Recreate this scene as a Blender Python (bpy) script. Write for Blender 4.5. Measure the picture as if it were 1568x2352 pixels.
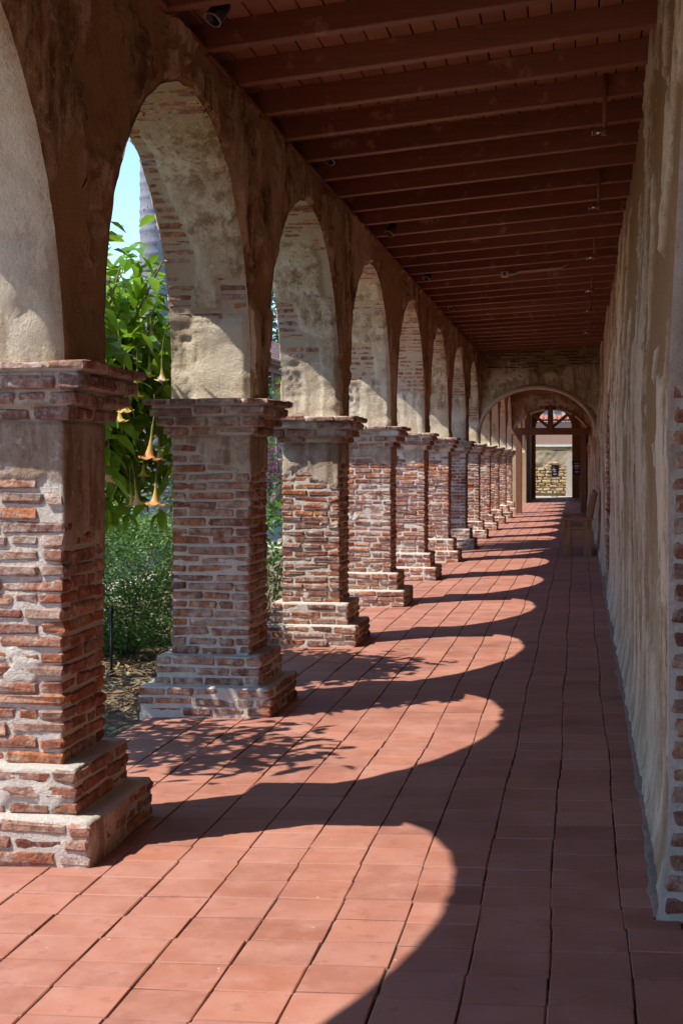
import bpy, math, random
import numpy as np
from mathutils import Vector, Matrix, Euler

for o in list(bpy.data.objects):
    bpy.data.objects.remove(o)
random.seed(11)
rng = np.random.default_rng(11)
scene = bpy.context.scene
COL = scene.collection
R = math.radians

# ------------------------------------------------------------------ camera
cam_d = bpy.data.cameras.new('camera')
cam = bpy.data.objects.new('camera', cam_d)
COL.objects.link(cam)
scene.camera = cam
cam_d.sensor_fit = 'VERTICAL'
cam_d.sensor_height = 36.0
cam_d.sensor_width = 24.0
cam_d.lens = 50.0
cam_d.shift_y = -113.0 / 2352.0
cam_d.clip_start = 0.05
cam_d.clip_end = 2000
YAW = math.atan((1327 - 784) / 3267.0)
cam.location = (0, 0, 1.6)
cam.rotation_euler = (R(90), 0, YAW)
cam_d.dof.use_dof = True
cam_d.dof.focus_distance = 12.5
cam_d.dof.aperture_fstop = 14.0

# ------------------------------------------------------------------ sky, sun, exposure
SUN = Vector((0.593, 0.362, -1.0))          # the way the light travels
elev = math.atan2(1.0, math.hypot(SUN.x, SUN.y))
world = bpy.data.worlds.new('World')
scene.world = world
world.use_nodes = True
wn = world.node_tree.nodes
wl = world.node_tree.links
wn.clear()
sky = wn.new('ShaderNodeTexSky')
sky.sky_type = 'NISHITA'
sky.sun_disc = False
sky.sun_elevation = elev
sky.sun_rotation = math.atan2(-SUN.x, -SUN.y)
sky.air_density = 0.8
sky.altitude = 1500
sky.dust_density = 0.0
sky.ozone_density = 4.0
bg = wn.new('ShaderNodeBackground')
bg.inputs['Strength'].default_value = 0.105
wo = wn.new('ShaderNodeOutputWorld')
wl.new(sky.outputs[0], bg.inputs[0])
wl.new(bg.outputs[0], wo.inputs[0])
sun_d = bpy.data.lights.new('sun', 'SUN')
sun_d.energy = 2.0
sun_d.angle = R(0.5)
sun_d.color = (1.0, 0.95, 0.87)
sun = bpy.data.objects.new('sun', sun_d)
COL.objects.link(sun)
sun.location = (-20, -14, 35)
sun.rotation_euler = SUN.to_track_quat('-Z', 'Y').to_euler()
scene.view_settings.view_transform = 'Standard'
scene.view_settings.look = 'None'
scene.view_settings.gamma = 1.0
scene.view_settings.exposure = 1.95
scene.render.engine = 'CYCLES'
cy = scene.cycles
cy.max_bounces = 12
cy.diffuse_bounces = 8
cy.glossy_bounces = 3
cy.transparent_max_bounces = 6
cy.caustics_reflective = False
cy.caustics_refractive = False
cy.use_denoising = True
cy.sample_clamp_indirect = 8.0

# ------------------------------------------------------------------ noise
def _h(i, j, k, seed):
    n = (i * 374761393 + j * 668265263 + k * 2147483647 + seed * 1274126177) & 0xFFFFFFFF
    n = ((n ^ (n >> 13)) * 1274126177) & 0xFFFFFFFF
    n = ((n ^ (n >> 16)) * 2246822519) & 0xFFFFFFFF
    n = n ^ (n >> 15)
    return (n & 0xFFFFFF) / float(0xFFFFFF) * 2 - 1

def vnoise(p, seed=0):
    p = np.asarray(p, float)
    f = np.floor(p)
    i = f.astype(np.int64)
    t = p - f
    t = t * t * (3 - 2 * t)
    r = 0
    for dx in (0, 1):
        wx = t[..., 0] if dx else 1 - t[..., 0]
        for dy in (0, 1):
            wy = t[..., 1] if dy else 1 - t[..., 1]
            for dz in (0, 1):
                wz = t[..., 2] if dz else 1 - t[..., 2]
                r = r + wx * wy * wz * _h(i[..., 0] + dx, i[..., 1] + dy, i[..., 2] + dz, seed)
    return r

def fbm(p, oct=4, seed=0, gain=0.5):
    p = np.asarray(p, float)
    r = 0
    a = 1.0
    n = 0
    for o in range(oct):
        r = r + a * vnoise(p, seed + o * 17)
        n += a
        a *= gain
        p = p * 2.03
    return r / n

def sstep(a, b, x):
    t = np.clip((x - a) / (b - a), 0, 1)
    return t * t * (3 - 2 * t)

# ------------------------------------------------------------------ mesh helpers
def make_mesh(name, V, F, smooth=True, attrs=None, mats=None):
    V = np.asarray(V, np.float32).reshape(-1, 3)
    me = bpy.data.meshes.new(name)
    if isinstance(F, np.ndarray):
        n = F.shape[1]
        idx = F.reshape(-1).astype(np.int32)
        st = np.arange(len(F), dtype=np.int32) * n
        tot = np.full(len(F), n, np.int32)
    else:
        tot = np.array([len(f) for f in F], np.int32)
        st = np.concatenate([[0], np.cumsum(tot)[:-1]]).astype(np.int32) if len(F) else np.zeros(0, np.int32)
        idx = np.array([i for f in F for i in f], np.int32)
    me.vertices.add(len(V))
    me.vertices.foreach_set('co', V.reshape(-1))
    me.loops.add(len(idx))
    me.loops.foreach_set('vertex_index', idx)
    me.polygons.add(len(tot))
    me.polygons.foreach_set('loop_start', st)
    me.polygons.foreach_set('loop_total', tot)
    me.polygons.foreach_set('use_smooth', np.full(len(tot), bool(smooth)))
    if attrs:
        for k, a in attrs.items():
            at = me.attributes.new(k, 'FLOAT', 'POINT')
            at.data.foreach_set('value', np.asarray(a, np.float32).reshape(-1))
    me.update(calc_edges=True)
    me.validate()
    for m in (mats or []):
        me.materials.append(m)
    return me

def link(name, data, parent=None, loc=None, rot=None, scale=None):
    o = bpy.data.objects.new(name, data)
    COL.objects.link(o)
    if parent is not None:
        o.parent = parent
    if loc is not None:
        o.location = loc
    if rot is not None:
        o.rotation_euler = rot
    if scale is not None:
        o.scale = scale
    return o

def tag(o, label=None, cat=None, group=None, kind=None):
    if label: o['label'] = label
    if cat: o['category'] = cat
    if group: o['group'] = group
    if kind: o['kind'] = kind
    return o

def empty(name, loc=(0, 0, 0), rz=0):
    o = bpy.data.objects.new(name, None)
    COL.objects.link(o)
    o.location = loc
    o.rotation_euler = (0, 0, rz)
    o.empty_display_size = 0.1
    return o

def grid_faces(n, m, close_m=False, flip=False):
    mm = m if close_m else m - 1
    i, j = np.meshgrid(np.arange(n - 1), np.arange(mm), indexing='ij')
    i = i.reshape(-1); j = j.reshape(-1)
    j2 = (j + 1) % m
    a = i * m + j; b = i * m + j2; c = (i + 1) * m + j2; d = (i + 1) * m + j
    return np.stack([d, c, b, a] if flip else [a, b, c, d], 1)

BOXF = [(0, 3, 2, 1), (4, 5, 6, 7), (0, 1, 5, 4), (1, 2, 6, 5), (2, 3, 7, 6), (3, 0, 4, 7)]

class MB:
    def __init__(s): s.V = []; s.F = []
    def raw(s, V, F):
        b = len(s.V)
        s.V += [tuple(v) for v in V]
        s.F += [tuple(b + i for i in f) for f in F]
        return s
    def box(s, x0, x1, y0, y1, z0, z1, M=None):
        V = [(x0, y0, z0), (x1, y0, z0), (x1, y1, z0), (x0, y1, z0), (x0, y0, z1), (x1, y0, z1), (x1, y1, z1), (x0, y1, z1)]
        if M is not None: V = [M @ Vector(v) for v in V]
        return s.raw(V, BOXF)
    def cbox(s, x0, x1, y0, y1, z0, z1, c=0.006, jit=0.0, M=None):
        V, F = chamfer_box(x1 - x0, y1 - y0, z1 - z0, c, jit)
        ctr = Vector(((x0 + x1) / 2, (y0 + y1) / 2, (z0 + z1) / 2))
        V = [Vector(v) + ctr for v in V]
        if M is not None: V = [M @ v for v in V]
        return s.raw(V, F)
    def tube(s, pts, rad, n=8, cap=True):
        pts = [Vector(p) for p in pts]
        b = len(s.V)
        rads = rad if hasattr(rad, '__len__') else [rad] * len(pts)
        ref = Vector((0.31, 0.17, 0.93))
        for i, p in enumerate(pts):
            d = (pts[min(i + 1, len(pts) - 1)] - pts[max(i - 1, 0)]).normalized()
            u = d.cross(ref)
            if u.length < 1e-3: u = d.cross(Vector((1, 0, 0)))
            u.normalize(); w = d.cross(u)
            for k in range(n):
                a = 2 * math.pi * k / n
                s.V.append(tuple(p + (u * math.cos(a) + w * math.sin(a)) * rads[i]))
        for i in range(len(pts) - 1):
            for k in range(n):
                s.F.append((b + i * n + k, b + i * n + (k + 1) % n, b + (i + 1) * n + (k + 1) % n, b + (i + 1) * n + k))
        if cap:
            s.F.append(tuple(b + k for k in reversed(range(n))))
            s.F.append(tuple(b + (len(pts) - 1) * n + k for k in range(n)))
        return s
    def lathe(s, prof, n=16, M=None):
        b = len(s.V)
        for (r, z) in prof:
            for k in range(n):
                a = 2 * math.pi * k / n
                v = Vector((r * math.cos(a), r * math.sin(a), z))
                s.V.append(tuple(M @ v if M is not None else v))
        for i in range(len(prof) - 1):
            for k in range(n):
                s.F.append((b + i * n + k, b + i * n + (k + 1) % n, b + (i + 1) * n + (k + 1) % n, b + (i + 1) * n + k))
        return s
    def mesh(s, name, mat, smooth=False):
        return make_mesh(name, np.array(s.V), s.F, smooth, None, [mat])
    def obj(s, name, mat, parent=None, smooth=False, loc=None, rot=None):
        return link(name, s.mesh(name, mat, smooth), parent, loc, rot)

def chamfer_box(lx, ly, lz, c, jit=0.0):
    """box with chamfered edges: 24 vertices, 26 faces"""
    V = []
    key = {}
    h = (lx / 2, ly / 2, lz / 2)
    for sx in (-1, 1):
        for sy in (-1, 1):
            for sz in (-1, 1):
                s3 = (sx, sy, sz)
                for ax in range(3):
                    v = [s3[i] * (h[i] - (0 if i == ax else c)) for i in range(3)]
                    key[(sx, sy, sz, ax)] = len(V)
                    V.append([v[i] + random.uniform(-jit, jit) for i in range(3)])
    F = []
    for ax in range(3):
        o1, o2 = (ax + 1) % 3, (ax + 2) % 3
        for s in (-1, 1):
            q = []
            for (a, b) in ((-1, -1), (1, -1), (1, 1), (-1, 1)):
                t = [0, 0, 0]; t[ax] = s; t[o1] = a; t[o2] = b
                q.append(key[(t[0], t[1], t[2], ax)])
            F.append(tuple(q if s > 0 else q[::-1]))
    for ax in range(3):                       # edges run along ax
        o1, o2 = (ax + 1) % 3, (ax + 2) % 3
        for a in (-1, 1):
            for b in (-1, 1):
                lo = [0, 0, 0]; hi = [0, 0, 0]
                lo[ax] = -1; hi[ax] = 1; lo[o1] = hi[o1] = a; lo[o2] = hi[o2] = b
                q = [key[(*lo, o1)], key[(*hi, o1)], key[(*hi, o2)], key[(*lo, o2)]]
                F.append(tuple(q if a * b < 0 else q[::-1]))
    for sx in (-1, 1):
        for sy in (-1, 1):
            for sz in (-1, 1):
                q = [key[(sx, sy, sz, i)] for i in range(3)]
                F.append(tuple(q if sx * sy * sz > 0 else q[::-1]))
    return V, F

# ------------------------------------------------------------------ materials
def srgb(r, g, b):
    return tuple(((c / 255) / 12.92 if c / 255 <= 0.04045 else ((c / 255 + 0.055) / 1.055) ** 2.4) for c in (r, g, b)) + (1.0,)

class NT:
    """small helper for writing node materials"""
    def __init__(s, name, rough=0.85, spec=0.3):
        s.m = bpy.data.materials.new(name)
        s.m.use_nodes = True
        s.t = s.m.node_tree
        s.b = s.t.nodes['Principled BSDF']
        s.b.inputs['Roughness'].default_value = rough
        s.b.inputs['Specular IOR Level'].default_value = spec
        s.geo = None
    def n(s, ty): return s.t.nodes.new(ty)
    def l(s, a, b): s.t.links.new(a, b)
    def pos(s):
        if s.geo is None: s.geo = s.n('ShaderNodeNewGeometry')
        return s.geo.outputs['Position']
    def objco(s):
        c = s.n('ShaderNodeTexCoord'); return c.outputs['Object']
    def scaled(s, v, sc, loc=(0, 0, 0)):
        m = s.n('ShaderNodeMapping'); s.l(v, m.inputs['Vector'])
        m.inputs['Scale'].default_value = sc; m.inputs['Location'].default_value = loc
        return m.outputs[0]
    def noise(s, v, scale, detail=5, rough=0.6, dist=0.0):
        n = s.n('ShaderNodeTexNoise'); s.l(v, n.inputs['Vector'])
        n.inputs['Scale'].default_value = scale; n.inputs['Detail'].default_value = detail
        n.inputs['Roughness'].default_value = rough; n.inputs['Distortion'].default_value = dist
        return n.outputs['Fac']
    def ramp(s, f, stops, interp='LINEAR'):
        r = s.n('ShaderNodeValToRGB'); s.l(f, r.inputs[0])
        r.color_ramp.interpolation = interp
        e = r.color_ramp.elements
        while len(e) < len(stops): e.new(0.5)
        for i, (p, c) in enumerate(stops):
            e[i].position = p
            e[i].color = c if len(c) == 4 else (*c, 1)
        return r.outputs[0]
    def mix(s, f, a, b, mode='MIX'):
        m = s.n('ShaderNodeMix'); m.data_type = 'RGBA'; m.blend_type = mode
        for sock, v in ((m.inputs[0], f), (m.inputs[6], a), (m.inputs[7], b)):
            if hasattr(v, 'links') or hasattr(v, 'is_linked'): s.l(v, sock)
            elif isinstance(v, (int, float)): sock.default_value = v
            else: sock.default_value = v if len(v) == 4 else (*v, 1)
        return m.outputs[2]
    def math(s, op, a, b=0.0, clamp=False):
        m = s.n('ShaderNodeMath'); m.operation = op; m.use_clamp = clamp
        for sock, v in ((m.inputs[0], a), (m.inputs[1], b)):
            if isinstance(v, (int, float)): sock.default_value = v
            else: s.l(v, sock)
        return m.outputs[0]
    def attr(s, name):
        a = s.n('ShaderNodeAttribute'); a.attribute_name = name
        return a.outputs['Fac']
    def orand(s):
        return s.n('ShaderNodeObjectInfo').outputs['Random']
    def bump(s, f, strength=0.3, dist=0.01):
        b = s.n('ShaderNodeBump'); s.l(f, b.inputs['Height'])
        b.inputs['Strength'].default_value = strength; b.inputs['Distance'].default_value = dist
        s.l(b.outputs[0], s.b.inputs['Normal'])
    def col(s, c): 
        if hasattr(c, 'is_linked'): s.l(c, s.b.inputs['Base Color'])
        else: s.b.inputs['Base Color'].default_value = c if len(c) == 4 else (*c, 1)
        return s

def mat_brick(name='brick_clay', stops=None, lime=0.5):
    n = NT(name, 0.92, 0.15)
    r = n.math('FRACT', n.math('ADD', n.orand(), n.attr('rnd')))
    c = n.ramp(r, stops or [(0.0, (0.15, 0.065, 0.05)), (0.12, (0.36, 0.14, 0.082)), (0.28, (0.44, 0.165, 0.082)), (0.42, (0.43, 0.255, 0.185)),
                   (0.56, (0.32, 0.13, 0.08)), (0.70, (0.56, 0.20, 0.07)), (0.84, (0.34, 0.21, 0.15)), (1.0, (0.50, 0.29, 0.20))])
    p = n.pos()
    n1 = n.noise(p, 22, 5, 0.7)
    c = n.mix(n.math('MULTIPLY', n.ramp(n1, [(0.42, (0, 0, 0)), (0.62, (1, 1, 1))]), 0.7), c, (0.12, 0.05, 0.04), 'MIX')
    n2 = n.noise(p, 10, 7, 0.78)
    n3 = n.noise(p, 2.3, 4, 0.6)
    limef = n.math('ADD', n2, n.math('MULTIPLY', n3, 0.35))
    limef = n.ramp(limef, [(0.67 - 0.04 * lime, (0, 0, 0)), (0.86 - 0.04 * lime, (0.75, 0.75, 0.75))])
    n.col(n.mix(limef, c, (0.64, 0.54, 0.45)))
    n.bump(n.math('ADD', n.noise(p, 60, 6, 0.7), n.math('MULTIPLY', n.noise(p, 18, 3, 0.5), 1.2)), 1.0, 0.016)
    return n.m

def mat_layers(name, c_under, c_plaster, c_light, c_dark, stain=0.5, sc=1.0, streak=(7, 7, 0.8)):
    """mortar or rubble under a plaster skin; attribute lay = how much skin, tone = a broad light/dark patching of the skin"""
    n = NT(name, 0.95, 0.1)
    p = n.pos()
    lay = n.attr('lay')
    tone = n.attr('tone')
    a = n.noise(p, 3.2 * sc, 8, 0.68, 0.4)
    b = n.noise(p, 26 * sc, 5, 0.7)
    pl = n.mix(n.ramp(a, [(0.44, (0, 0, 0)), (0.57, (1, 1, 1))]), c_plaster, c_light)
    pl = n.mix(n.math('MULTIPLY', n.ramp(b, [(0.52, (0, 0, 0)), (0.72, (1, 1, 1))]), stain), pl, c_dark)
    st = n.noise(n.scaled(p, streak), 1.6, 7, 0.7)
    pl = n.mix(n.math('MULTIPLY', n.ramp(st, [(0.47, (0, 0, 0)), (0.6, (1, 1, 1))]), stain), pl, c_dark)
    sp = n.noise(p, 11 * sc, 8, 0.75)
    pl = n.mix(n.ramp(sp, [(0.56, (0, 0, 0)), (0.63, (0.8, 0.8, 0.8))]), pl, c_light)
    pl = n.mix(tone, pl, c_light)
    un = n.mix(b, tuple(x * 0.72 for x in c_under[:3]), tuple(min(1, x * 1.15) for x in c_under[:3]))
    n.col(n.mix(lay, un, pl))
    n.bump(n.math('ADD', n.noise(p, 45 * sc, 7, 0.72), n.math('MULTIPLY', n.noise(p, 140 * sc, 3, 0.6), 0.5)), 1.0, 0.02)
    return n.m

def mat_wood(name, c0, c1, rough=0.6, axis='Y', sc=1.0, spec=0.3, worn=None):
    n = NT(name, rough, spec)
    v = n.objco()
    s = {'X': (1.2, 14, 14), 'Y': (14, 1.2, 14), 'Z': (14, 14, 1.2)}[axis]
    g = n.noise(n.scaled(v, tuple(x * sc for x in s)), 2.2, 6, 0.65, 0.6)
    r = n.orand()
    c = n.mix(g, c0, c1)
    c = n.mix(n.math('MULTIPLY', r, 0.45), c, tuple(x * 0.62 for x in c0[:3]))
    if worn:
        w = n.noise(n.pos(), 6, 6, 0.7)
        c = n.mix(n.ramp(w, [(0.58, (0, 0, 0)), (0.7, (1, 1, 1))]), c, worn)
    n.col(c)
    n.bump(g, 0.25, 0.006)
    return n.m

def mat_leaf(name, stops, trans=0.4, rough=0.45):
    n = NT(name, rough, 0.35)
    r = n.math('FRACT', n.math('ADD', n.orand(), n.attr('rnd')))
    c = n.ramp(r, stops)
    v = n.noise(n.pos(), 30, 3, 0.5)
    c = n.mix(n.math('MULTIPLY', v, 0.35), c, tuple(x * 0.6 for x in stops[0][1][:3]))
    n.col(c)
    tr = n.n('ShaderNodeBsdfTranslucent')
    n.l(n.mix(0.4, c, (0.30, 0.42, 0.03), 'MIX'), tr.inputs['Color'])
    mx = n.n('ShaderNodeMixShader')
    mx.inputs[0].default_value = trans
    out = n.t.nodes['Material Output']
    n.l(n.b.outputs[0], mx.inputs[1]); n.l(tr.outputs[0], mx.inputs[2]); n.l(mx.outputs[0], out.inputs['Surface'])
    return n.m

def mat_flat(name, c, rough=0.7, spec=0.3, var=0.15, sc=8, bump=0.2):
    n = NT(name, rough, spec)
    p = n.pos()
    a = n.noise(p, sc, 6, 0.65)
    n.col(n.mix(a, tuple(x * (1 - var) for x in c[:3]), tuple(min(1, x * (1 + var)) for x in c[:3])))
    if bump: n.bump(n.noise(p, sc * 6, 4, 0.6), bump, 0.006)
    return n.m

M = {}
M['brick'] = mat_brick()
M['cap_brick'] = mat_brick('cap_brick_clay', [(0.0, (0.20, 0.10, 0.08)), (0.35, (0.33, 0.15, 0.10)), (0.6, (0.30, 0.19, 0.15)), (0.8, (0.38, 0.17, 0.09)), (1.0, (0.26, 0.16, 0.14))], 1.0)
M['core'] = mat_layers('pier_mortar', (0.72, 0.64, 0.55), (0.43, 0.31, 0.215), (0.62, 0.51, 0.41), (0.24, 0.145, 0.085), 0.8, 1.2)
M['arcade'] = mat_layers('arcade_plaster', (0.54, 0.335, 0.175), (0.54, 0.345, 0.19), (0.74, 0.55, 0.37), (0.21, 0.105, 0.045), 1.0, 1.0, (3.2, 3.2, 0.9))
M['intrados'] = mat_layers('arch_plaster', (0.58, 0.46, 0.32), (0.56, 0.43, 0.28), (0.74, 0.63, 0.47), (0.28, 0.175, 0.085), 0.85, 1.2)
M['wallplaster'] = mat_layers('house_wall_plaster', (0.41, 0.245, 0.13), (0.58, 0.40, 0.26), (0.78, 0.61, 0.44), (0.22, 0.125, 0.065), 0.8, 1.0, (2.2, 2.2, 1.1))
M['endwall'] = mat_layers('end_wall_plaster', (0.42, 0.285, 0.16), (0.54, 0.40, 0.25), (0.78, 0.67, 0.50), (0.20, 0.12, 0.06), 0.7)
M['archivolt'] = mat_flat('arch_band_plaster', (0.55, 0.44, 0.31), 0.9, 0.1, 0.25, 5)

def mat_tile():
    n = NT('terracotta_floor', 0.62, 0.32)
    r = n.math('FRACT', n.math('ADD', n.orand(), n.attr('rnd')))
    c = n.ramp(r, [(0.0, (0.24, 0.092, 0.060)), (0.15, (0.36, 0.142, 0.090)), (0.4, (0.29, 0.118, 0.078)), (0.6, (0.40, 0.170, 0.112)), (0.8, (0.32, 0.122, 0.074)), (1.0, (0.38, 0.170, 0.122))])
    p = n.pos()
    a = n.noise(p, 5, 6, 0.65)
    c = n.mix(n.ramp(a, [(0.42, (0, 0, 0)), (0.66, (0.65, 0.65, 0.65))]), c, (0.41, 0.200, 0.150))
    w = n.noise(p, 1.1, 5, 0.6)
    c = n.mix(n.ramp(w, [(0.48, (0, 0, 0)), (0.7, (0.5, 0.5, 0.5))]), c, (0.22, 0.095, 0.072))
    d = n.noise(p, 13, 4, 0.6)
    c = n.mix(n.ramp(d, [(0.58, (0, 0, 0)), (0.72, (0.6, 0.6, 0.6))]), c, (0.25, 0.09, 0.065))
    e = n.noise(p, 34, 3, 0.5)
    c = n.mix(n.ramp(e, [(0.735, (0, 0, 0)), (0.77, (0.7, 0.7, 0.7))]), c, (0.62, 0.45, 0.38))
    n.col(c)
    n.l(n.ramp(a, [(0.3, (0.55, 0.55, 0.55)), (0.7, (0.75, 0.75, 0.75))]), n.b.inputs['Roughness'])
    n.bump(n.math('ADD', n.noise(p, 10, 3, 0.5), n.math('MULTIPLY', n.noise(p, 90, 3, 0.6), 0.3)), 0.22, 0.01)
    return n.m
M['tile'] = mat_tile()
def mat_joint():
    n = NT('floor_joint_mortar', 0.95, 0.1)
    p = n.pos()
    n.col(n.mix(n.ramp(n.noise(p, 7, 6, 0.75), [(0.5, (0, 0, 0)), (0.62, (1, 1, 1))]), (0.07, 0.045, 0.034), (0.34, 0.28, 0.23)))
    n.bump(n.noise(p, 60, 4, 0.6), 0.6, 0.01)
    return n.m
M['joint'] = mat_joint()
M['fillet'] = mat_flat('cement_fillet', (0.25, 0.19, 0.15), 0.95, 0.1, 0.5, 16, 0.8)
M['beam'] = mat_wood('red_brown_beam', (0.17, 0.058, 0.034), (0.34, 0.135, 0.08), 0.5, 'X', worn=(0.44, 0.21, 0.13))
M['plank'] = mat_wood('red_brown_plank', (0.28, 0.11, 0.066), (0.48, 0.22, 0.135), 0.6, 'Y')
M['trim'] = mat_wood('worn_red_trim', (0.20, 0.065, 0.036), (0.30, 0.105, 0.055), 0.6, 'Y', worn=(0.34, 0.22, 0.13))
M['bench'] = mat_wood('bench_wood', (0.15, 0.065, 0.028), (0.46, 0.22, 0.10), 0.42, 'Z', 0.8, 0.45)
M['bench_seat'] = mat_wood('bench_seat_wood', (0.20, 0.12, 0.07), (0.36, 0.24, 0.15), 0.5, 'Y')
M['gate'] = mat_wood('gate_timber', (0.12, 0.05, 0.028), (0.33, 0.155, 0.08), 0.6, 'Z')
M['black'] = mat_flat('black_metal', (0.012, 0.012, 0.013), 0.4, 0.5, 0.2, 8, 0)
M['chrome'] = mat_flat('bright_metal', (0.62, 0.62, 0.60), 0.25, 0.8, 0.05, 8, 0)
M['chrome'].node_tree.nodes['Principled BSDF'].inputs['Metallic'].default_value = 0.9
M['pipe'] = mat_flat('brown_pipe', (0.22, 0.085, 0.045), 0.5, 0.4, 0.2, 8, 0)
M['conduit'] = mat_flat('pale_conduit', (0.42, 0.36, 0.30), 0.5, 0.4, 0.1, 8, 0)
M['corbel'] = mat_flat('terracotta_corbel', (0.42, 0.22, 0.14), 0.9, 0.1, 0.3, 8)
M['door'] = mat_wood('dark_door_wood', (0.018, 0.010, 0.008), (0.05, 0.024, 0.014), 0.6, 'Z')

# ------------------------------------------------------------------ layout numbers
XC = -2.33                                   # centre line of the pier row
HS = 0.26                                    # half a pier shaft
XI, XO = XC + HS, XC - HS                    # inner and outer face of the arcade
PY = [-1.6, 1.98, 5.80, 9.15, 12.62, 16.09, 19.66, 23.28, 26.9, 30.45, 34.2, 37.95, 41.7, 45.45, 49.2, 52.95, 56.7]   # pier centres
Z_CAP = 2.015
Z_APEX = 3.62
Z_EAVE = 3.92
Y_END = 30.25                                # front of the first cross wall
SL = 0.024
def fz(x): return SL * (x + 1.9)             # the floor falls a little towards the garden
def zr(y): return 4.165 - 0.0075 * (y - 8.0) # beam underside at the house wall
def zbeam(x, y):
    t = (x - XI) / (0.43 - XI)
    return Z_EAVE + (zr(y) - Z_EAVE) * t
def wall_x(y, z):
    """face of the house wall: battered upper part, flared foot"""
    y = np.asarray(y, float); z = np.asarray(z, float)
    x = 0.318 + 0.0022 * np.clip(y - 5, 0, 14) + 0.05 * np.clip(z - 1.9, 0, 3)
    x = x - 0.018 * sstep(6.5, 5.0, y)
    return x - 0.055 * np.clip(1 - z / 0.45, 0, 1) ** 2

# ------------------------------------------------------------------ ground
def ground():
    n = NT('garden_soil', 0.95, 0.1)
    p = n.pos()
    a = n.noise(p, 1.5, 8, 0.7); b = n.noise(p, 40, 5, 0.7)
    c = n.mix(a, (0.16, 0.115, 0.075), (0.34, 0.27, 0.19))
    c = n.mix(n.ramp(b, [(0.45, (0, 0, 0)), (0.7, (1, 1, 1))]), c, (0.10, 0.07, 0.045))
    # pale gravel added beyond the planted bed, to bounce sunlight into the corridor
    sep = n.n('ShaderNodeSeparateXYZ'); n.l(p, sep.inputs[0])
    edge = n.math('ADD', sep.outputs['X'], n.math('MULTIPLY', n.noise(p, 0.6, 3, 0.5), 1.2))
    f = n.math('MULTIPLY', n.math('ADD', edge, 4.9), -2.0, True)
    c = n.mix(f, c, n.mix(b, (0.46, 0.41, 0.33), (0.62, 0.57, 0.48)))
    n.col(c); n.bump(b, 0.8, 0.03)
    # fine near the arcade, reaching to the horizon
    xs = np.concatenate([[-900, -300, -100, -40], np.linspace(-18, -2.6, 90), [-2.2, 2, 40, 300, 900]])
    ys = np.concatenate([[-900, -300, -60, -15], np.linspace(2, 20, 90), [26, 40, 60, 66, 100, 300, 900]])
    X, Y = np.meshgrid(xs, ys, indexing='ij')
    P = np.stack([X, Y, np.zeros_like(X)], -1)
    Z = -0.09 + np.where((X < -2.75) & (X > -18), 0.03 * fbm(P * 2.2, 3, 5), 0) - np.where(X >= -2.75, 0.06, 0)
    me = make_mesh('ground', np.stack([X, Y, Z], -1), grid_faces(len(xs), len(ys), flip=False), True, None, [n.m])
    tag(link('ground', me), kind='structure')
ground()

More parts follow.
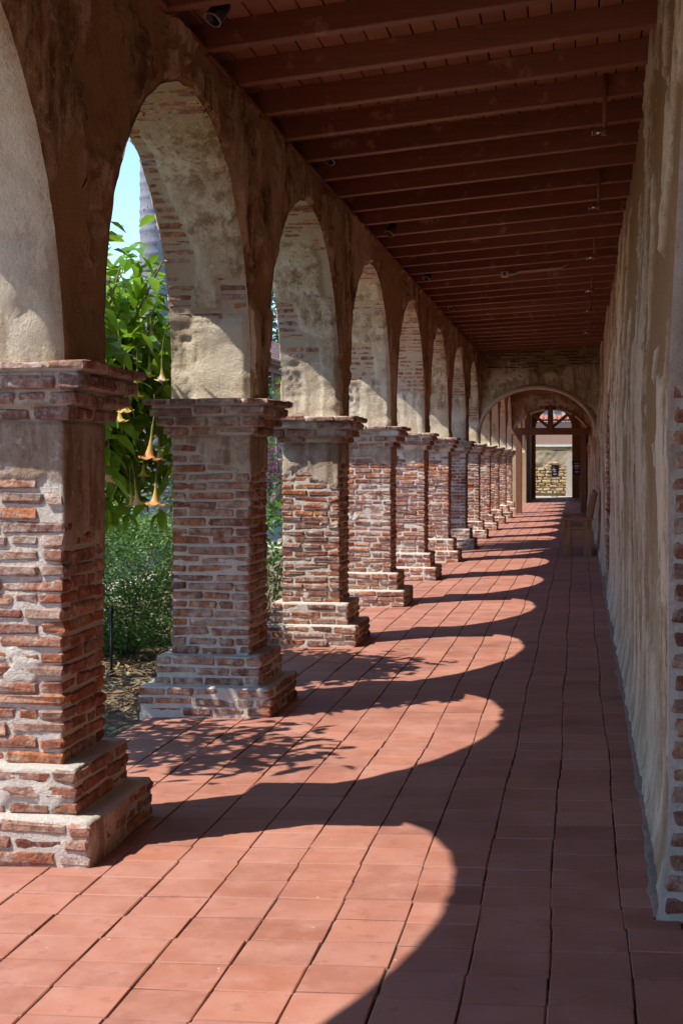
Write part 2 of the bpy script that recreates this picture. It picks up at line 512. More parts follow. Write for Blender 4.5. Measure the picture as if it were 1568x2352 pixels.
# ------------------------------------------------------------------ floor
Y_JAMB_ = 4.92
def build_floor():
    root = tag(empty('floor'), kind='structure')
    mb = MB()
    mb.raw([(-2.70, -8, fz(-2.70) - 0.008), (0.6, -8, fz(0.6) - 0.008), (0.6, 66, fz(0.6) - 0.008), (-2.70, 66, fz(-2.70) - 0.008),
            (-2.70, -8, -0.2), (-2.70, 66, -0.2)], [(0, 1, 2, 3), (0, 3, 5, 4)])
    mb.obj('mortar_bed', M['joint'], root)
    px, py = 0.2475, 0.229
    x_joint = -1.083
    variants = []
    for v in range(10):
        V, F = chamfer_box(px - 0.006, py - 0.0052, 0.024, 0.003, 0.0012)
        variants.append(make_mesh('floor_tile', V, F, False, None, [M['tile']]))
    tiles = []
    k0 = math.floor((-2.70 - x_joint) / px)
    for k in range(k0, k0 + 14):
        xa, xb = x_joint + k * px, x_joint + (k + 1) * px
        xa, xb = max(xa, -2.70), min(xb, 0.345)
        if xb - xa < 0.05: continue
        off = random.uniform(-0.016, 0.016) - 0.004
        n = int(74 / py)
        drift = 0
        for j in range(n):
            y = -8 + (j + 0.5) * py + off + drift
            drift += random.uniform(-0.0012, 0.0012)
            xm = (xa + xb) / 2
            wob = 0.007 * math.sin(y * 1.7 + k * 0.25) + 0.003 * math.sin(y * 4.1 + k * 0.4) + random.uniform(-0.0016, 0.0016)
            tiles.append((xm + wob, y, (xb - xa) / px))
    def visible(t):
        x, y, _ = t
        if y < 3.2: return False
        xc = x * math.cos(YAW) + y * math.sin(YAW); d = -x * math.sin(YAW) + y * math.cos(YAW)
        u = 784 + xc / d * 3267
        v = 1063 + 1.6 / d * 3267
        return -60 < u < 1620 and v < 2420
    vis = sorted([t for t in tiles if visible(t)], key=lambda t: t[1])
    near = set(vis[:300])
    Vs, Fs, Rn = [], [], []
    b = 0
    for t in tiles:
        x, y, sc = t
        rot = (random.uniform(-0.003, 0.003), -math.atan(SL) + random.uniform(-0.004, 0.004), random.uniform(-0.006, 0.006))
        loc = (x, y, fz(x) - 0.012 + random.uniform(-0.0012, 0.0012))
        if t in near:
            link('floor_tile', random.choice(variants), root, loc, rot, (sc, 1, 1))
        else:
            hx, hy = (px - 0.007) / 2 * sc, (py - 0.004) / 2
            c = 0.004
            z = loc[2] + 0.012
            e = random.uniform(-0.001, 0.001)
            for (dx, dy, dz) in ((-hx, -hy, -c), (hx, -hy, -c), (hx, hy, -c), (-hx, hy, -c), (-hx + c, -hy + c, 0), (hx - c, -hy + c, 0), (hx - c, hy - c, 0), (-hx + c, hy - c, 0)):
                Vs.append((x + dx, y + dy, z + dz + SL * dx + e))
            for f in ((4, 5, 6, 7), (0, 1, 5, 4), (1, 2, 6, 5), (2, 3, 7, 6), (3, 0, 4, 7)):
                Fs.append([b + i for i in f])
            r = random.random()
            Rn += [r] * 8
            b += 8
    me = make_mesh('far_floor_tiles', np.array(Vs), np.array(Fs), False, {'rnd': Rn}, [M['tile']])
    tag(link('far_floor_tiles', me, root), kind='stuff')
    # ragged cement along the foot of the house wall
    ys = np.linspace(Y_JAMB_ + 0.02, 30, 1100)
    us = np.linspace(0, 1, 6)
    Y, U = np.meshgrid(ys, us, indexing='ij')
    P = np.stack([Y * 6, U * 3, 0 * Y], -1)
    xw = wall_x(Y, 0.0 * Y) + 0.02 * sstep(0, 0.05, Y - Y_JAMB_)
    wd = 0.020 + 0.030 * fbm(np.stack([Y * 3.1, 0 * Y, 0 * Y], -1), 4, 9)
    X = xw + 0.05 - (0.05 + np.clip(wd, 0.015, 0.2)) * U
    Z = fz(X) + 0.003 + 0.022 * (1 - U) ** 2 + 0.006 * fbm(P * 3, 3, 4) - 0.012 * (U > 0.95)
    me = make_mesh('cement_fillet', np.stack([X, Y, Z], -1), grid_faces(len(ys), 6, flip=False), True, None, [M['fillet']])
    link('cement_fillet', me, root)
build_floor()

# ------------------------------------------------------------------ bricks
BRICKS = {}
def brick_mesh(L, depth=0.10, h=0.044, mat='brick'):
    """a shared worn brick of about length L"""
    q = min(max(round(L / 0.03) * 0.03, 0.06), 0.42)
    key = (round(q, 2), mat, round(depth, 2), random.randrange(7))
    if key not in BRICKS:
        V, F = chamfer_box(q, depth, h, 0.009, 0.0052)
        BRICKS[key] = (make_mesh('brick', V, F, False, None, [M[mat]]), q)
    return BRICKS[key]

ROTS = [0, math.pi / 2, math.pi, -math.pi / 2]
def ring_bricks(root, cx, cy, hx, z0, z1, course, skip=None, mat='brick', proud=0.004, jl=(0.15, 0.29), sides=(0, 1, 2, 3), dep=0.10):
    """one course of bricks round a square of half size hx, faces on the outside; side 0 faces -Y, 1 faces +X, 2 +Y, 3 -X"""
    h = (z1 - z0)
    bh = h - random.uniform(0.008, 0.015)
    for s in sides:
        own = (course + s) % 2 == 0
        a = -hx if own else -hx + dep + 0.012
        e = hx if own else hx - dep - 0.012
        x = a
        while x < e - 0.03:
            L = random.uniform(*jl)
            if e - (x + L) < 0.09: L = e - x
            if L > 0.33: L = L / 2 - 0.008
            xm = x + L / 2
            x += L + random.uniform(0.009, 0.022)
            zc = (z0 + z1) / 2 + random.uniform(-0.006, 0.006)
            if skip is not None and skip(s, xm, zc): continue
            me, q = brick_mesh(L, dep, 0.044, mat)
            pr = random.uniform(-0.007, proud + 0.003)
            an = ROTS[s]
            lx, ly = xm, -(hx + pr - dep / 2)
            X = cx + lx * math.cos(an) - ly * math.sin(an)
            Y = cy + lx * math.sin(an) + ly * math.cos(an)
            link('brick', me, root, (X - cx, Y - cy, zc), (random.uniform(-0.03, 0.03), random.uniform(-0.022, 0.022), an + random.uniform(-0.02, 0.02)),
                 (L / q, 1, bh / 0.044 * random.uniform(0.86, 1.08)))

def core_loop(n_side):
    """points and outward normals round a unit square, corners slightly rounded"""
    t = np.linspace(-1, 1, n_side, endpoint=False) + 1.0 / n_side
    pts, nrm, side = [], [], []
    for s in range(4):
        an = ROTS[s]
        c, sn = math.cos(an), math.sin(an)
        lx, ly = t, -np.ones_like(t)
        nx = np.clip((np.abs(t) - 0.93) / 0.07, 0, 1) * np.sign(t); ny = -np.ones_like(t)
        l = np.hypot(nx, ny)
        nx, ny = nx / l, ny / l
        pts.append(np.stack([lx * c - ly * sn, lx * sn + ly * c], 1))
        nrm.append(np.stack([nx * c - ny * sn, nx * sn + ny * c], 1))
        side.append(np.stack([np.full(n_side, s), t], 1))
    return np.concatenate(pts), np.concatenate(nrm), np.concatenate(side)

ORD = ['', '', 'closest', 'second', 'third', 'fourth', 'fifth', 'sixth', 'seventh', 'eighth']
def build_pier(i, yc):
    near = i in (2, 3, 4, 5)
    visible_bricks = i >= 1
    zb = fz(XC)
    root = empty('brick_pier', (XC, yc, zb))
    zl = 0.0 - zb
    P_top, S_top, C0, C_top = 0.175 - zb, 0.362 - zb, 1.775 - zb, Z_CAP - zb
    hs_p, hs_s = 0.43, 0.345
    # plaster that still covers the top of the shaft: lower limit per side (-Y, +X, +Y, -X)
    lim = {2: (1.49, 1.24, 1.5, 1.5), 3: (1.60, 1.50, 1.6, 1.6), 4: (1.47, 1.62, 1.6, 1.6), 5: (1.66, 1.60, 1.6, 1.6)}.get(i, (random.uniform(1.60, 1.85), random.uniform(1.5, 1.7), 1.6, 1.6))
    def plaster(s, u, z):
        """>0 where plaster covers; s side, u along the side in metres, z height above floor"""
        s = np.asarray(s); u = np.asarray(u, float); z = np.asarray(z, float)
        l = np.choose(s.astype(int), lim)
        q = np.stack([u * 3.2 + s * 7.3 + i * 3.1, z * 3.0, 0 * z + i], -1)
        return (z - l) / 0.12 + 2.4 * fbm(q, 5, 31, 0.6)
    # --- core of mortar and plaster
    ns = 44 if near else (26 if i < 9 else 12)
    step = 0.012 if near else (0.02 if i < 9 else 0.045)
    pts, nrm, sd = core_loop(ns)
    rows = []                       # (half size, z)
    def run(hs, za, zb_):
        n = max(2, int((zb_ - za) / step) + 1)
        return [(hs, z) for z in np.linspace(za, zb_, n)]
    e = 0.010
    rows += run(hs_p - e, zl - 0.04, P_top)
    rows += [(hs_p - 0.03, P_top + 0.004), (hs_s + 0.02, P_top + 0.006)]
    rows += run(hs_s - e, P_top + 0.008, S_top)
    rows += [(hs_s - 0.03, S_top + 0.004), (HS + 0.02, S_top + 0.006)]
    rows += run(HS - e, S_top + 0.008, C0)
    caps = [(0.300, C0, C0 + 0.058), (0.343, C0 + 0.058, C0 + 0.122), (0.378, C0 + 0.122, C0 + 0.190), (0.405, C0 + 0.190, C_top)]
    for (h, a, b) in caps:
        rows += [(h - 0.05, a + 0.002)] + run(h - 0.013, a + 0.008, b - 0.012)
    rows += [(0.36, C_top - 0.008), (0.20, C_top - 0.004)]
    hsv = np.array([r[0] for r in rows]); zv = np.array([r[1] for r in rows])
    n, m = len(rows), len(pts)
    HH = hsv[:, None] * np.ones(m)
    ZZ = zv[:, None] * np.ones(m)
    U = HH * sd[None, :, 1]
    S = np.ones((n, 1)) * sd[None, :, 0]
    X = HH * pts[None, :, 0]; Y = HH * pts[None, :, 1]
    W = np.stack([X + XC, Y + yc, ZZ], -1)
    mort = 0.0035 * fbm(W * 30, 4, 3) + 0.007 * np.clip(fbm(W * 5.5, 3, 8) - 0.15, 0, 1) * 2
    shaft = (ZZ > S_top + 0.01) & (ZZ < C0)
    pm = np.where(shaft, sstep(-0.3, 0.3, plaster(S, U, ZZ + zb)), 0)
    if i in (2, 5):
        pm = np.maximum(pm, np.where((S == 1) & (ZZ < P_top), sstep(-0.25, 0.1, fbm(W * 3, 3, 6) + 0.1), 0))
    capm = np.where(ZZ >= C0, sstep(-0.1, 0.25, fbm(W * np.array([6, 6, 14]), 4, 77) + 0.05), 0)
    smear = sstep(0.36, 0.5, fbm(W * 4.0, 5, 41 + i, 0.6)) * (ZZ > 0.1)
    d = mort + 0.014 * pm + 0.012 * smear * (1 - pm) + 0.004 * capm + 0.005 * fbm(W * 11, 3, 5) * pm
    X = X + nrm[None, :, 0] * d; Y = Y + nrm[None, :, 1] * d
    Zj = ZZ + 0.004 * fbm(W * 16, 2, 12)
    lay = np.clip(pm + 0.75 * capm, 0, 1)
    tone = sstep(0.05, 0.5, fbm(W * 2.6, 4, 52)) * 0.8
    me = make_mesh('mortar_core', np.stack([X, Y, Zj], -1), grid_faces(n, m, True), True, {'lay': lay, 'tone': tone}, [M['core']])
    link('mortar_core', me, root)
    # --- bricks
    sides_all = (0, 1, 2, 3) if i < 9 else (0, 1)
    def skip(s, u, z):
        return float(plaster(np.array(s), np.array(u), np.array(z + zb))) > 0.35
    c = 0
    z = zl
    for k in range(3):
        dz = (P_top - zl) / 3
        ring_bricks(root, XC, yc, hs_p, z, z + dz, c, None, sides=sides_all); z += dz; c += 1
    for k in range(3):
        dz = (S_top - P_top) / 3
        ring_bricks(root, XC, yc, hs_s, z, z + dz, c, None, sides=sides_all); z += dz; c += 1
    nc = 24
    dz = (C0 - S_top) / nc
    for k in range(nc):
        ring_bricks(root, XC, yc, HS, z, z + dz, c, skip, sides=sides_all if i < 9 else (0, 1)); z += dz; c += 1
    for j, (h, a, b) in enumerate(caps):
        ring_bricks(root, XC, yc, h, a, b, c, (lambda s, u, z: random.random() < 0.12) if j < 3 else (lambda s, u, z: random.random() < 0.06),
                    'cap_brick', 0.006, (0.16, 0.30), sides_all, dep=0.10 + 0.02 * j); c += 1
    return root

pier_labels = {
    1: 'brick pier beside the camera whose arch throws the lowest light pool on the floor',
    2: 'large sunlit brick pier cut by the edge, with brown plaster on its corridor side',
    3: 'brick pier shaded by leaves, standing beside the hanging trumpet flowers',
    4: 'sunlit brick pier just behind the leaf-shaded one, grey plaster under its cap',
    5: 'brick pier with orange bricks in its stepped base, fourth along the row',
    6: 'brick pier fifth along the row, between the fourth and sixth piers',
    7: 'brick pier sixth along the row, well short of the bench',
    8: 'brick pier seventh along the row, streaked by twig shadows',
    9: 'brick pier eighth along the row, carrying the left foot of the cross arch',
    10: 'slim-looking far brick pier, first one beyond the cross arch',
    11: 'far brick pier, second one beyond the cross arch',
    12: 'far brick pier, third one beyond the cross arch, beside the timber gate post',
    13: 'far brick pier behind the timber gate, just left of its post'}
for i, yc in enumerate(PY):
    if i == 0 or i > 13:
        continue
    p = build_pier(i, yc)
    tag(p, pier_labels[i], 'pier', 'brick piers of the arcade')

# ------------------------------------------------------------------ arcade wall above the piers
def rag_at(x, y, z):
    q = np.stack([np.full(len(y), x) * 3, y * 9, z * 9], -1)
    return 0.016 * fbm(q, 4, 21) + 0.035 * np.clip(fbm(q * 0.8, 3, 77) - 0.15, 0, 1)

def build_arcade():
    root = empty('arcade_wall', (XC, 0, 0))
    tag(root, 'long plastered arcade wall of round arches standing on the brick piers', 'wall')
    nb = 0
    far = MB(); far_r = []
    budget = {2: 80, 3: 62, 4: 48, 5: 60, 6: 40, 1: 8}
    top = Z_EAVE - 0.02
    for k in range(len(PY) - 1):
        ya, yb = PY[k], PY[k + 1]
        if k == 0: yl = ya
        yl, yr = ya + HS, yb - HS
        ym, Rr = (yl + yr) / 2, (yr - yl) / 2
        zc = Z_APEX - Rr
        near = 2 <= k <= 4
        ds = 0.018 if near else (0.035 if k in (1, 5, 6, 7, 8) else 0.10)
        if k > 8: ds = 0.12
        ns = max(2, int((zc - Z_CAP) / ds) + 1)
        na = int(math.pi * Rr / ds)
        # corner angles of the bay, so that the rectangle keeps its corners
        aL = math.atan2(top - zc, -(ym - ya)); aR = math.atan2(top - zc, yb - ym)
        ang = np.linspace(math.pi, 0, na)
        ang[np.argmin(abs(ang - aL))] = aL
        ang[np.argmin(abs(ang - aR))] = aR
        zst = np.linspace(Z_CAP - 0.01, zc, ns, endpoint=False)
        cy_ = np.concatenate([np.full(ns, yl), ym + Rr * np.cos(ang), np.full(ns, yr)])
        cz_ = np.concatenate([zst, zc + Rr * np.sin(ang), zst[::-1]])
        ny_ = np.concatenate([np.full(ns, -1.0), np.cos(ang), np.full(ns, 1.0)])
        nz_ = np.concatenate([np.zeros(ns), np.sin(ang), np.zeros(ns)])
        # outer boundary
        bt = []
        for a in ang:
            cs, sn = math.cos(a), math.sin(a)
            t1 = (ym - ya) / max(abs(cs), 1e-6); t2 = (top - zc) / max(sn, 1e-6)
            t = min(t1, t2)
            bt.append((ym + t * cs, zc + t * sn))
        bt = np.array(bt)
        bt[:, 0] = np.where(bt[:, 0] < ya + 1e-4, ya - 0.02, np.where(bt[:, 0] > yb - 1e-4, yb + 0.02, bt[:, 0]))
        by = np.concatenate([np.full(ns, ya - 0.02), bt[:, 0], np.full(ns, yb + 0.02)])
        bz = np.concatenate([zst, bt[:, 1], zst[::-1]])
        L = len(cy_)
        # ragged arris: shift the arch line in and out along its normal
        base = np.stack([np.full(L, XI), cy_, cz_], -1)
        # --- inner and outer faces
        nt = max(6, int(0.55 / ds * 1.2))
        T = np.linspace(0, 1, nt) ** 1.35
        for (xf, sgn, nm) in ((XI, 1, 'corridor_face'), (XO, -1, 'garden_face')):
            if sgn < 0 and not near: sub = 1
            rag = rag_at(xf, cy_, cz_)
            ey = cy_ + ny_ * rag; ez = cz_ + nz_ * rag
            Yg = ey[:, None] + (by - ey)[:, None] * T[None]
            Zg = ez[:, None] + (bz - ez)[:, None] * T[None]
            Xg = np.full_like(Yg, xf)
            W = np.stack([Xg, Yg, Zg], -1)
            patch = fbm(W * np.array([1, 1.5, 1.2]), 6, 61, 0.6)
            skin = sstep(-0.07, -0.04, patch) * (1 - 0.8 * sstep(0.22, 0.30, fbm(W * 3.3, 4, 91)))
            edge = np.ones(L)[:, None] * sstep(0.0, 0.12, T)[None]
            chip = sstep(0.12, 0.16, fbm(W * np.array([1, 4.5, 2.2]), 5, 33)) - sstep(0.16, 0.2, fbm(W * np.array([1, 4, 1.8]), 5, 133))
            d = (0.026 * skin + 0.018 * chip + 0.014 * fbm(W * np.array([1, 9, 4.5]), 5, 14) + 0.02 * fbm(W * 1.3, 3, 3) - 0.01) 
            Xg = Xg + sgn * (d * edge + (0.004 * fbm(W * 20, 3, 7)) - 0.015 * (1 - edge) * (0.5 + 0.5 * fbm(W * 8, 2, 19)))
            tone = np.clip(sstep(0.08, 0.3, fbm(W * np.array([1, 2.6, 1.2]), 5, 44)) * 0.6 + 0.35 * np.clip(chip, 0, 1), 0, 1) * skin
            me = make_mesh(nm, np.stack([Xg, Yg, Zg], -1), grid_faces(L, nt, flip=(sgn < 0)), True, {'lay': skin, 'tone': tone}, [M['arcade']])
            bayo = link(nm, me, root, (-XC, 0, 0))
        # --- soffit
        nu = int(0.52 / ds) + 2
        u = np.linspace(0, 1, nu)
        ragI = rag_at(XI, cy_, cz_)
        ragO = rag_at(XO, cy_, cz_)
        Xg = np.ones(L)[:, None] * (XI + (XO - XI) * u)[None]
        Yg = cy_[:, None] * np.ones(nu); Zg = cz_[:, None] * np.ones(nu)
        W = np.stack([Xg, Yg, Zg], -1)
        sk = soffit_skin(k, W)
        blk = sstep(2.50, 2.47, W[..., 2] + 0.03 * fbm(W * 5, 2, 3))        # dressed stone blocks at the springing
        ed = np.minimum(sstep(0, 0.08, u), sstep(1, 0.92, u))[None]
        rough_out = blk * sstep(0.55, 0.7, u[None] + 0.12 * fbm(W * 6, 3, 33))
        d = 0.018 * sk + 0.006 * fbm(W * 9, 4, 23) + 0.010 * blk + rough_out * (0.014 * fbm(W * 26, 4, 71) - 0.012) + 0.004 * fbm(W * 40, 3, 2)
        rag = ragI[:, None] * (1 - u)[None] ** 3 + ragO[:, None] * u[None] ** 3
        off = rag - d * ed
        Yg = Yg + ny_[:, None] * off; Zg = Zg + nz_[:, None] * off
        lay = np.clip(sk + blk, 0, 1)
        tone = np.clip(sstep(0.05, 0.5, fbm(W * 2.4, 4, 9)) * 0.8 + 0.35 * blk, 0, 1)
        me = make_mesh('arch_soffit', np.stack([Xg, Yg, Zg], -1), grid_faces(L, nu, flip=False), True, {'lay': lay, 'tone': tone}, [M['intrados']])
        so = link('arch_soffit', me, root, (-XC, 0, 0))
        # --- bricks showing where the plaster has fallen from the far half of the soffit
        if 1 <= k <= 8:
            nb = 0
            dc = 0.060
            s_len = (zc - Z_CAP) + Rr * math.pi / 2
            ncs = int((s_len - 0.48) / dc)
            for c in range(ncs):
                s = 0.50 + (c + 0.5) * dc
                if s < zc - Z_CAP:
                    y, z, a = yr, Z_CAP + s, 0.0
                else:
                    a = (s - (zc - Z_CAP)) / Rr
                    y, z = ym + Rr * math.cos(a), zc + Rr * math.sin(a)
                x = XO + 0.003
                while x < XI - 0.05:
                    Lb = random.uniform(0.13, 0.25)
                    if XI - (x + Lb) < 0.09: Lb = XI - x - 0.003
                    xm = x + Lb / 2
                    x += Lb + random.uniform(0.012, 0.022)
                    sm = float(soffit_skin(k, np.array([[xm, y, z]]))[0])
                    if sm > 0.35: continue
                    if nb >= budget.get(k, 0):
                        V, F = chamfer_box(Lb, 0.09, 0.046, 0.008, 0.003)
                        MM = Matrix.Translation((xm, y + math.cos(a) * 0.043, z + math.sin(a) * 0.043)) @ Matrix.Rotation(a, 4, 'X')
                        far.raw([MM @ Vector(v) for v in V], F); far_r += [random.random()] * len(V)
                        continue
                    mesh, q = brick_mesh(Lb, 0.09, 0.044)
                    # local y axis of the brick points out of the soffit (against the arch normal)
                    pr = random.uniform(-0.002, 0.006)
                    ctr = Vector((xm - XC, y + math.cos(a) * (0.045 - pr), z + math.sin(a) * (0.045 - pr)))
                    link('brick', mesh, root, ctr, (a + random.uniform(-0.02, 0.02), random.uniform(-0.02, 0.02), 0), (Lb / q, 1, random.uniform(0.9, 1.06)))
                    nb += 1
    tag(link('small_far_bricks', make_mesh('small_far_bricks', np.array(far.V), far.F, False, {'rnd': far_r}, [M['brick']]), root, (-XC, 0, 0)), kind='stuff')
    return root

def soffit_skin(k, W):
    """plaster left on the arch soffit: 1 = plaster, 0 = bare brick"""
    x, z = W[..., 0], W[..., 2]
    u = (XI - x) / (XI - XO)
    q = np.stack([x * 2.6 + k * 9.7, W[..., 1] * 0.6, z * 2.2], -1)
    f = 1.25 * fbm(q, 6, 101, 0.62)
    bare = {1: 9.0 + 0 * u,
            2: np.minimum(0.62 - u + 0.15 * sstep(3.3, 3.0, z), 9),
            3: np.minimum(0.66 - u, 9) + 0.9 * sstep(2.85, 3.15, z)}.get(k)
    if k == 1:
        g = 0.35 + f
    elif k == 2:
        # bare along the garden edge, and a small patch above the springing on the corridor side
        edge = 0.70 - u - 0.10 * np.cos((z - 2.9) * 5)
        patch = np.maximum(np.abs(z - 2.66) / 0.13, np.abs(u - 0.15) / 0.22) - 1
        apex = (3.50 - z) * 3.0
        g = np.minimum(np.minimum(edge * 4, patch * 1.2), np.maximum(apex, -0.6)) + 0.45 * f
        g = np.where(z < 2.585, np.where(z > 2.53, -0.3, g), g)
    elif k == 3:
        edge = 0.62 - u + 1.5 * sstep(2.95, 3.2, z) - 0.3 * sstep(2.6, 2.75, -z + 5.4)
        up = 0.35 - (0.28 - u) * 3 * sstep(2.95, 3.05, z) * 1.0
        g = np.minimum(edge * 4, np.minimum(up, (3.46 - z) * 4)) + 0.45 * f
    elif k == 4:
        patch = np.maximum(np.abs(z - 2.72) / 0.20, np.abs(u - 0.72) / 0.42) - 1
        patch2 = np.maximum(np.abs(z - 3.30) / 0.05, np.abs(u - 0.5) / 0.5) - 1
        g = np.minimum(patch * 1.4, patch2) + 0.35 * f
        g = np.minimum(g, (3.52 - z) * 4)
    elif k == 5:
        g = np.where(z > 2.98, np.abs(z - 3.2) * -2 + 0.1, (2.55 - z) * 6) + 0.5 * f
        g = np.where(z < 2.55, 1, g)
    else:
        g = 0.1 + 1.4 * np.sin(z * 5 + k * 2.1) + 0.9 * f + 0.6 * np.sin(u * 5 + k)
    return sstep(-0.12, 0.12, g)
build_arcade()

# ------------------------------------------------------------------ house wall along the corridor
DOOR_Y, DOOR_Z = (18.45, 19.6), 2.5
Y_JAMB = 4.92
def build_house_wall():
    root = tag(empty('house_wall', (0.4, Y_JAMB, 0)), 'weathered tan house wall with peeling plaster running the length of the corridor', 'wall')
    off = (-0.4, -Y_JAMB, 0)
    ys = np.concatenate([np.arange(Y_JAMB, 9, 0.022), np.arange(9, 14, 0.035), np.arange(14, 18.3, 0.05), np.arange(18.3, 20, 0.03), np.arange(20, 31, 0.07), np.arange(31, 66, 0.6)])
    zs = np.concatenate([np.arange(-0.05, 0.6, 0.022), np.arange(0.6, 4.5, 0.03)])
    Y, Z = np.meshgrid(ys, zs, indexing='ij')
    X = wall_x(Y, Z)
    W = np.stack([X, Y, Z], -1)
    A = np.array([1, 0.85, 0.55])
    patch = fbm(W * A * 1.5, 6, 5, 0.56) + 0.10 * sstep(0.8, 0.3, Z) - 0.12 * sstep(2.6, 3.4, Z)
    skin = sstep(-0.008, 0.008, patch)
    top = sstep(0.10, 0.115, fbm(W * A * 2.3, 6, 77, 0.56))
    hole = sstep(0.29, 0.32, fbm(W * np.array([1, 3.2, 2.4]), 6, 15, 0.62))
    fade = sstep(0, 0.05, Y - Y_JAMB)
    chip = sstep(0.10, 0.125, fbm(W * np.array([1, 4.5, 3.2]), 5, 21, 0.55))
    d = 0.016 * skin + 0.010 * top * skin + 0.006 * chip - 0.022 * hole * sstep(0.5, 0.8, Z) + 0.006 * fbm(W * np.array([1, 9, 6]), 4, 3) + 0.006 * fbm(W * np.array([1, 0.7, 0.6]), 2, 8) + 0.005 * fbm(W * 25, 3, 9)
    calm = 0.55 + 0.45 * sstep(0.9, 2.2, Z + 0.5 * fbm(W * 0.9, 2, 31))
    X = X + (0.028 - d * calm) * fade
    skin = 1 - (1 - skin) * np.clip((calm - 0.55) / 0.45 + 0.5, 0, 1)
    top = top * np.clip((calm - 0.55) / 0.45 + 0.5, 0, 1)
    # door recess and a band of bare brickwork in front of it
    indoor = (Y > DOOR_Y[0]) & (Y < DOOR_Y[1]) & (Z < DOOR_Z)
    bare = sstep(0, 0.12, Y - 17.1 + 0.15 * fbm(W * 4, 3, 2)) * sstep(0, 0.05, DOOR_Y[0] - Y) * sstep(2.75, 2.6, Z)
    skin = skin * (1 - bare)
    X = X + 0.02 * bare
    X = np.where(indoor, X + 0.40, X)
    tone = np.clip(top * 0.9 + 0.25 * sstep(0.9, 0.2, Z), 0, 1) * skin
    me = make_mesh('plaster_face', np.stack([X, Y, Z], -1), grid_faces(len(ys), len(zs), flip=True), True, {'lay': skin, 'tone': tone}, [M['wallplaster']])
    link('plaster_face', me, root, off)
    # jamb of the near doorway, facing the camera
    us = np.arange(0, 0.95, 0.016); zs2 = np.arange(-0.05, 4.4, 0.016)
    U, Z = np.meshgrid(us, zs2, indexing='ij')
    Xj = wall_x(0 * Z + Y_JAMB, Z) + U
    W = np.stack([Xj, 0 * Z + Y_JAMB, Z], -1)
    pl = sstep(-0.1, 0.1, (Z - 1.85) * 1.6 + fbm(W * 2.2, 4, 6) + 0.9 * sstep(0.03, 0.0, U + 0.03 * fbm(W * 7, 3, 8)))
    ed = sstep(0, 0.04, U)
    dj = 0.016 * pl + 0.006 * fbm(W * 14, 4, 2) + 0.004 * fbm(W * 40, 3, 4)
    me = make_mesh('door_jamb', np.stack([Xj, Y_JAMB - dj * ed + 0 * Z, Z], -1), grid_faces(len(us), len(zs2)), True,
                   {'lay': pl, 'tone': 0.45 + 0.5 * sstep(0, 0.3, fbm(W * 3, 3, 1))}, [M['core']])
    jamb = link('door_jamb', me, root, off)
    z = 0.10
    c = 0
    while z < 2.1:
        x = float(wall_x(Y_JAMB, z)) + (0.014 if c % 2 else 0.020)
        for Lb in ((0.24, 0.13, 0.24) if c % 2 else (0.15, 0.24, 0.24)):
            if z < 1.75 + 0.25 * random.random():
                me, q = brick_mesh(Lb, 0.09, 0.044)
                link('brick', me, jamb, (x + Lb / 2, Y_JAMB + 0.040 - random.uniform(0, 0.006), z), (random.uniform(-0.03, 0.03), random.uniform(-0.03, 0.03), 0), (Lb / q, 1, random.uniform(1.2, 1.36)))
            x += Lb + 0.028
        z += 0.0755; c += 1
    # bare bricks beside the far doorway
    z = 0.35; c = 0
    while z < 2.5:
        y = 17.25 + (0.10 if c % 2 else 0)
        while y < DOOR_Y[0] - 0.1:
            Lb = random.uniform(0.16, 0.27)
            if y + Lb > DOOR_Y[0] - 0.02: Lb = DOOR_Y[0] - 0.02 - y
            if random.random() < 0.85 and Lb > 0.05:
                me, q = brick_mesh(Lb, 0.09, 0.044)
                xx = float(wall_x(y, z)) + 0.045 - random.uniform(-0.004, 0.008)
                link('brick', me, root, (xx - 0.4, y + Lb / 2 - Y_JAMB, z), (0, 0, -math.pi / 2), (Lb / q, 1, 1.1))
            y += Lb + 0.02
        z += 0.066; c += 1
    # the door in the recess and the unseen near part of the wall
    MB().box(0.70, 0.74, DOOR_Y[0] + 0.01, DOOR_Y[1] - 0.01, 0, DOOR_Z - 0.01).obj('door', M['door'], root, loc=off)
    nm = MB()
    nm.box(0.32, 1.3, -8, 3.35, -0.1, 4.6)
    nm.box(0.95, 1.3, 3.36, Y_JAMB + 0.3, -0.1, 4.6)
    nm.box(0.78, 1.3, Y_JAMB + 0.31, 66, -0.1, 4.6)
    V = np.array(nm.V)
    link('wall_core', make_mesh('wall_core', V, nm.F, False, {'lay': np.ones(len(V)), 'tone': np.full(len(V), 0.3)}, [M['wallplaster']]), root, off)
build_house_wall()

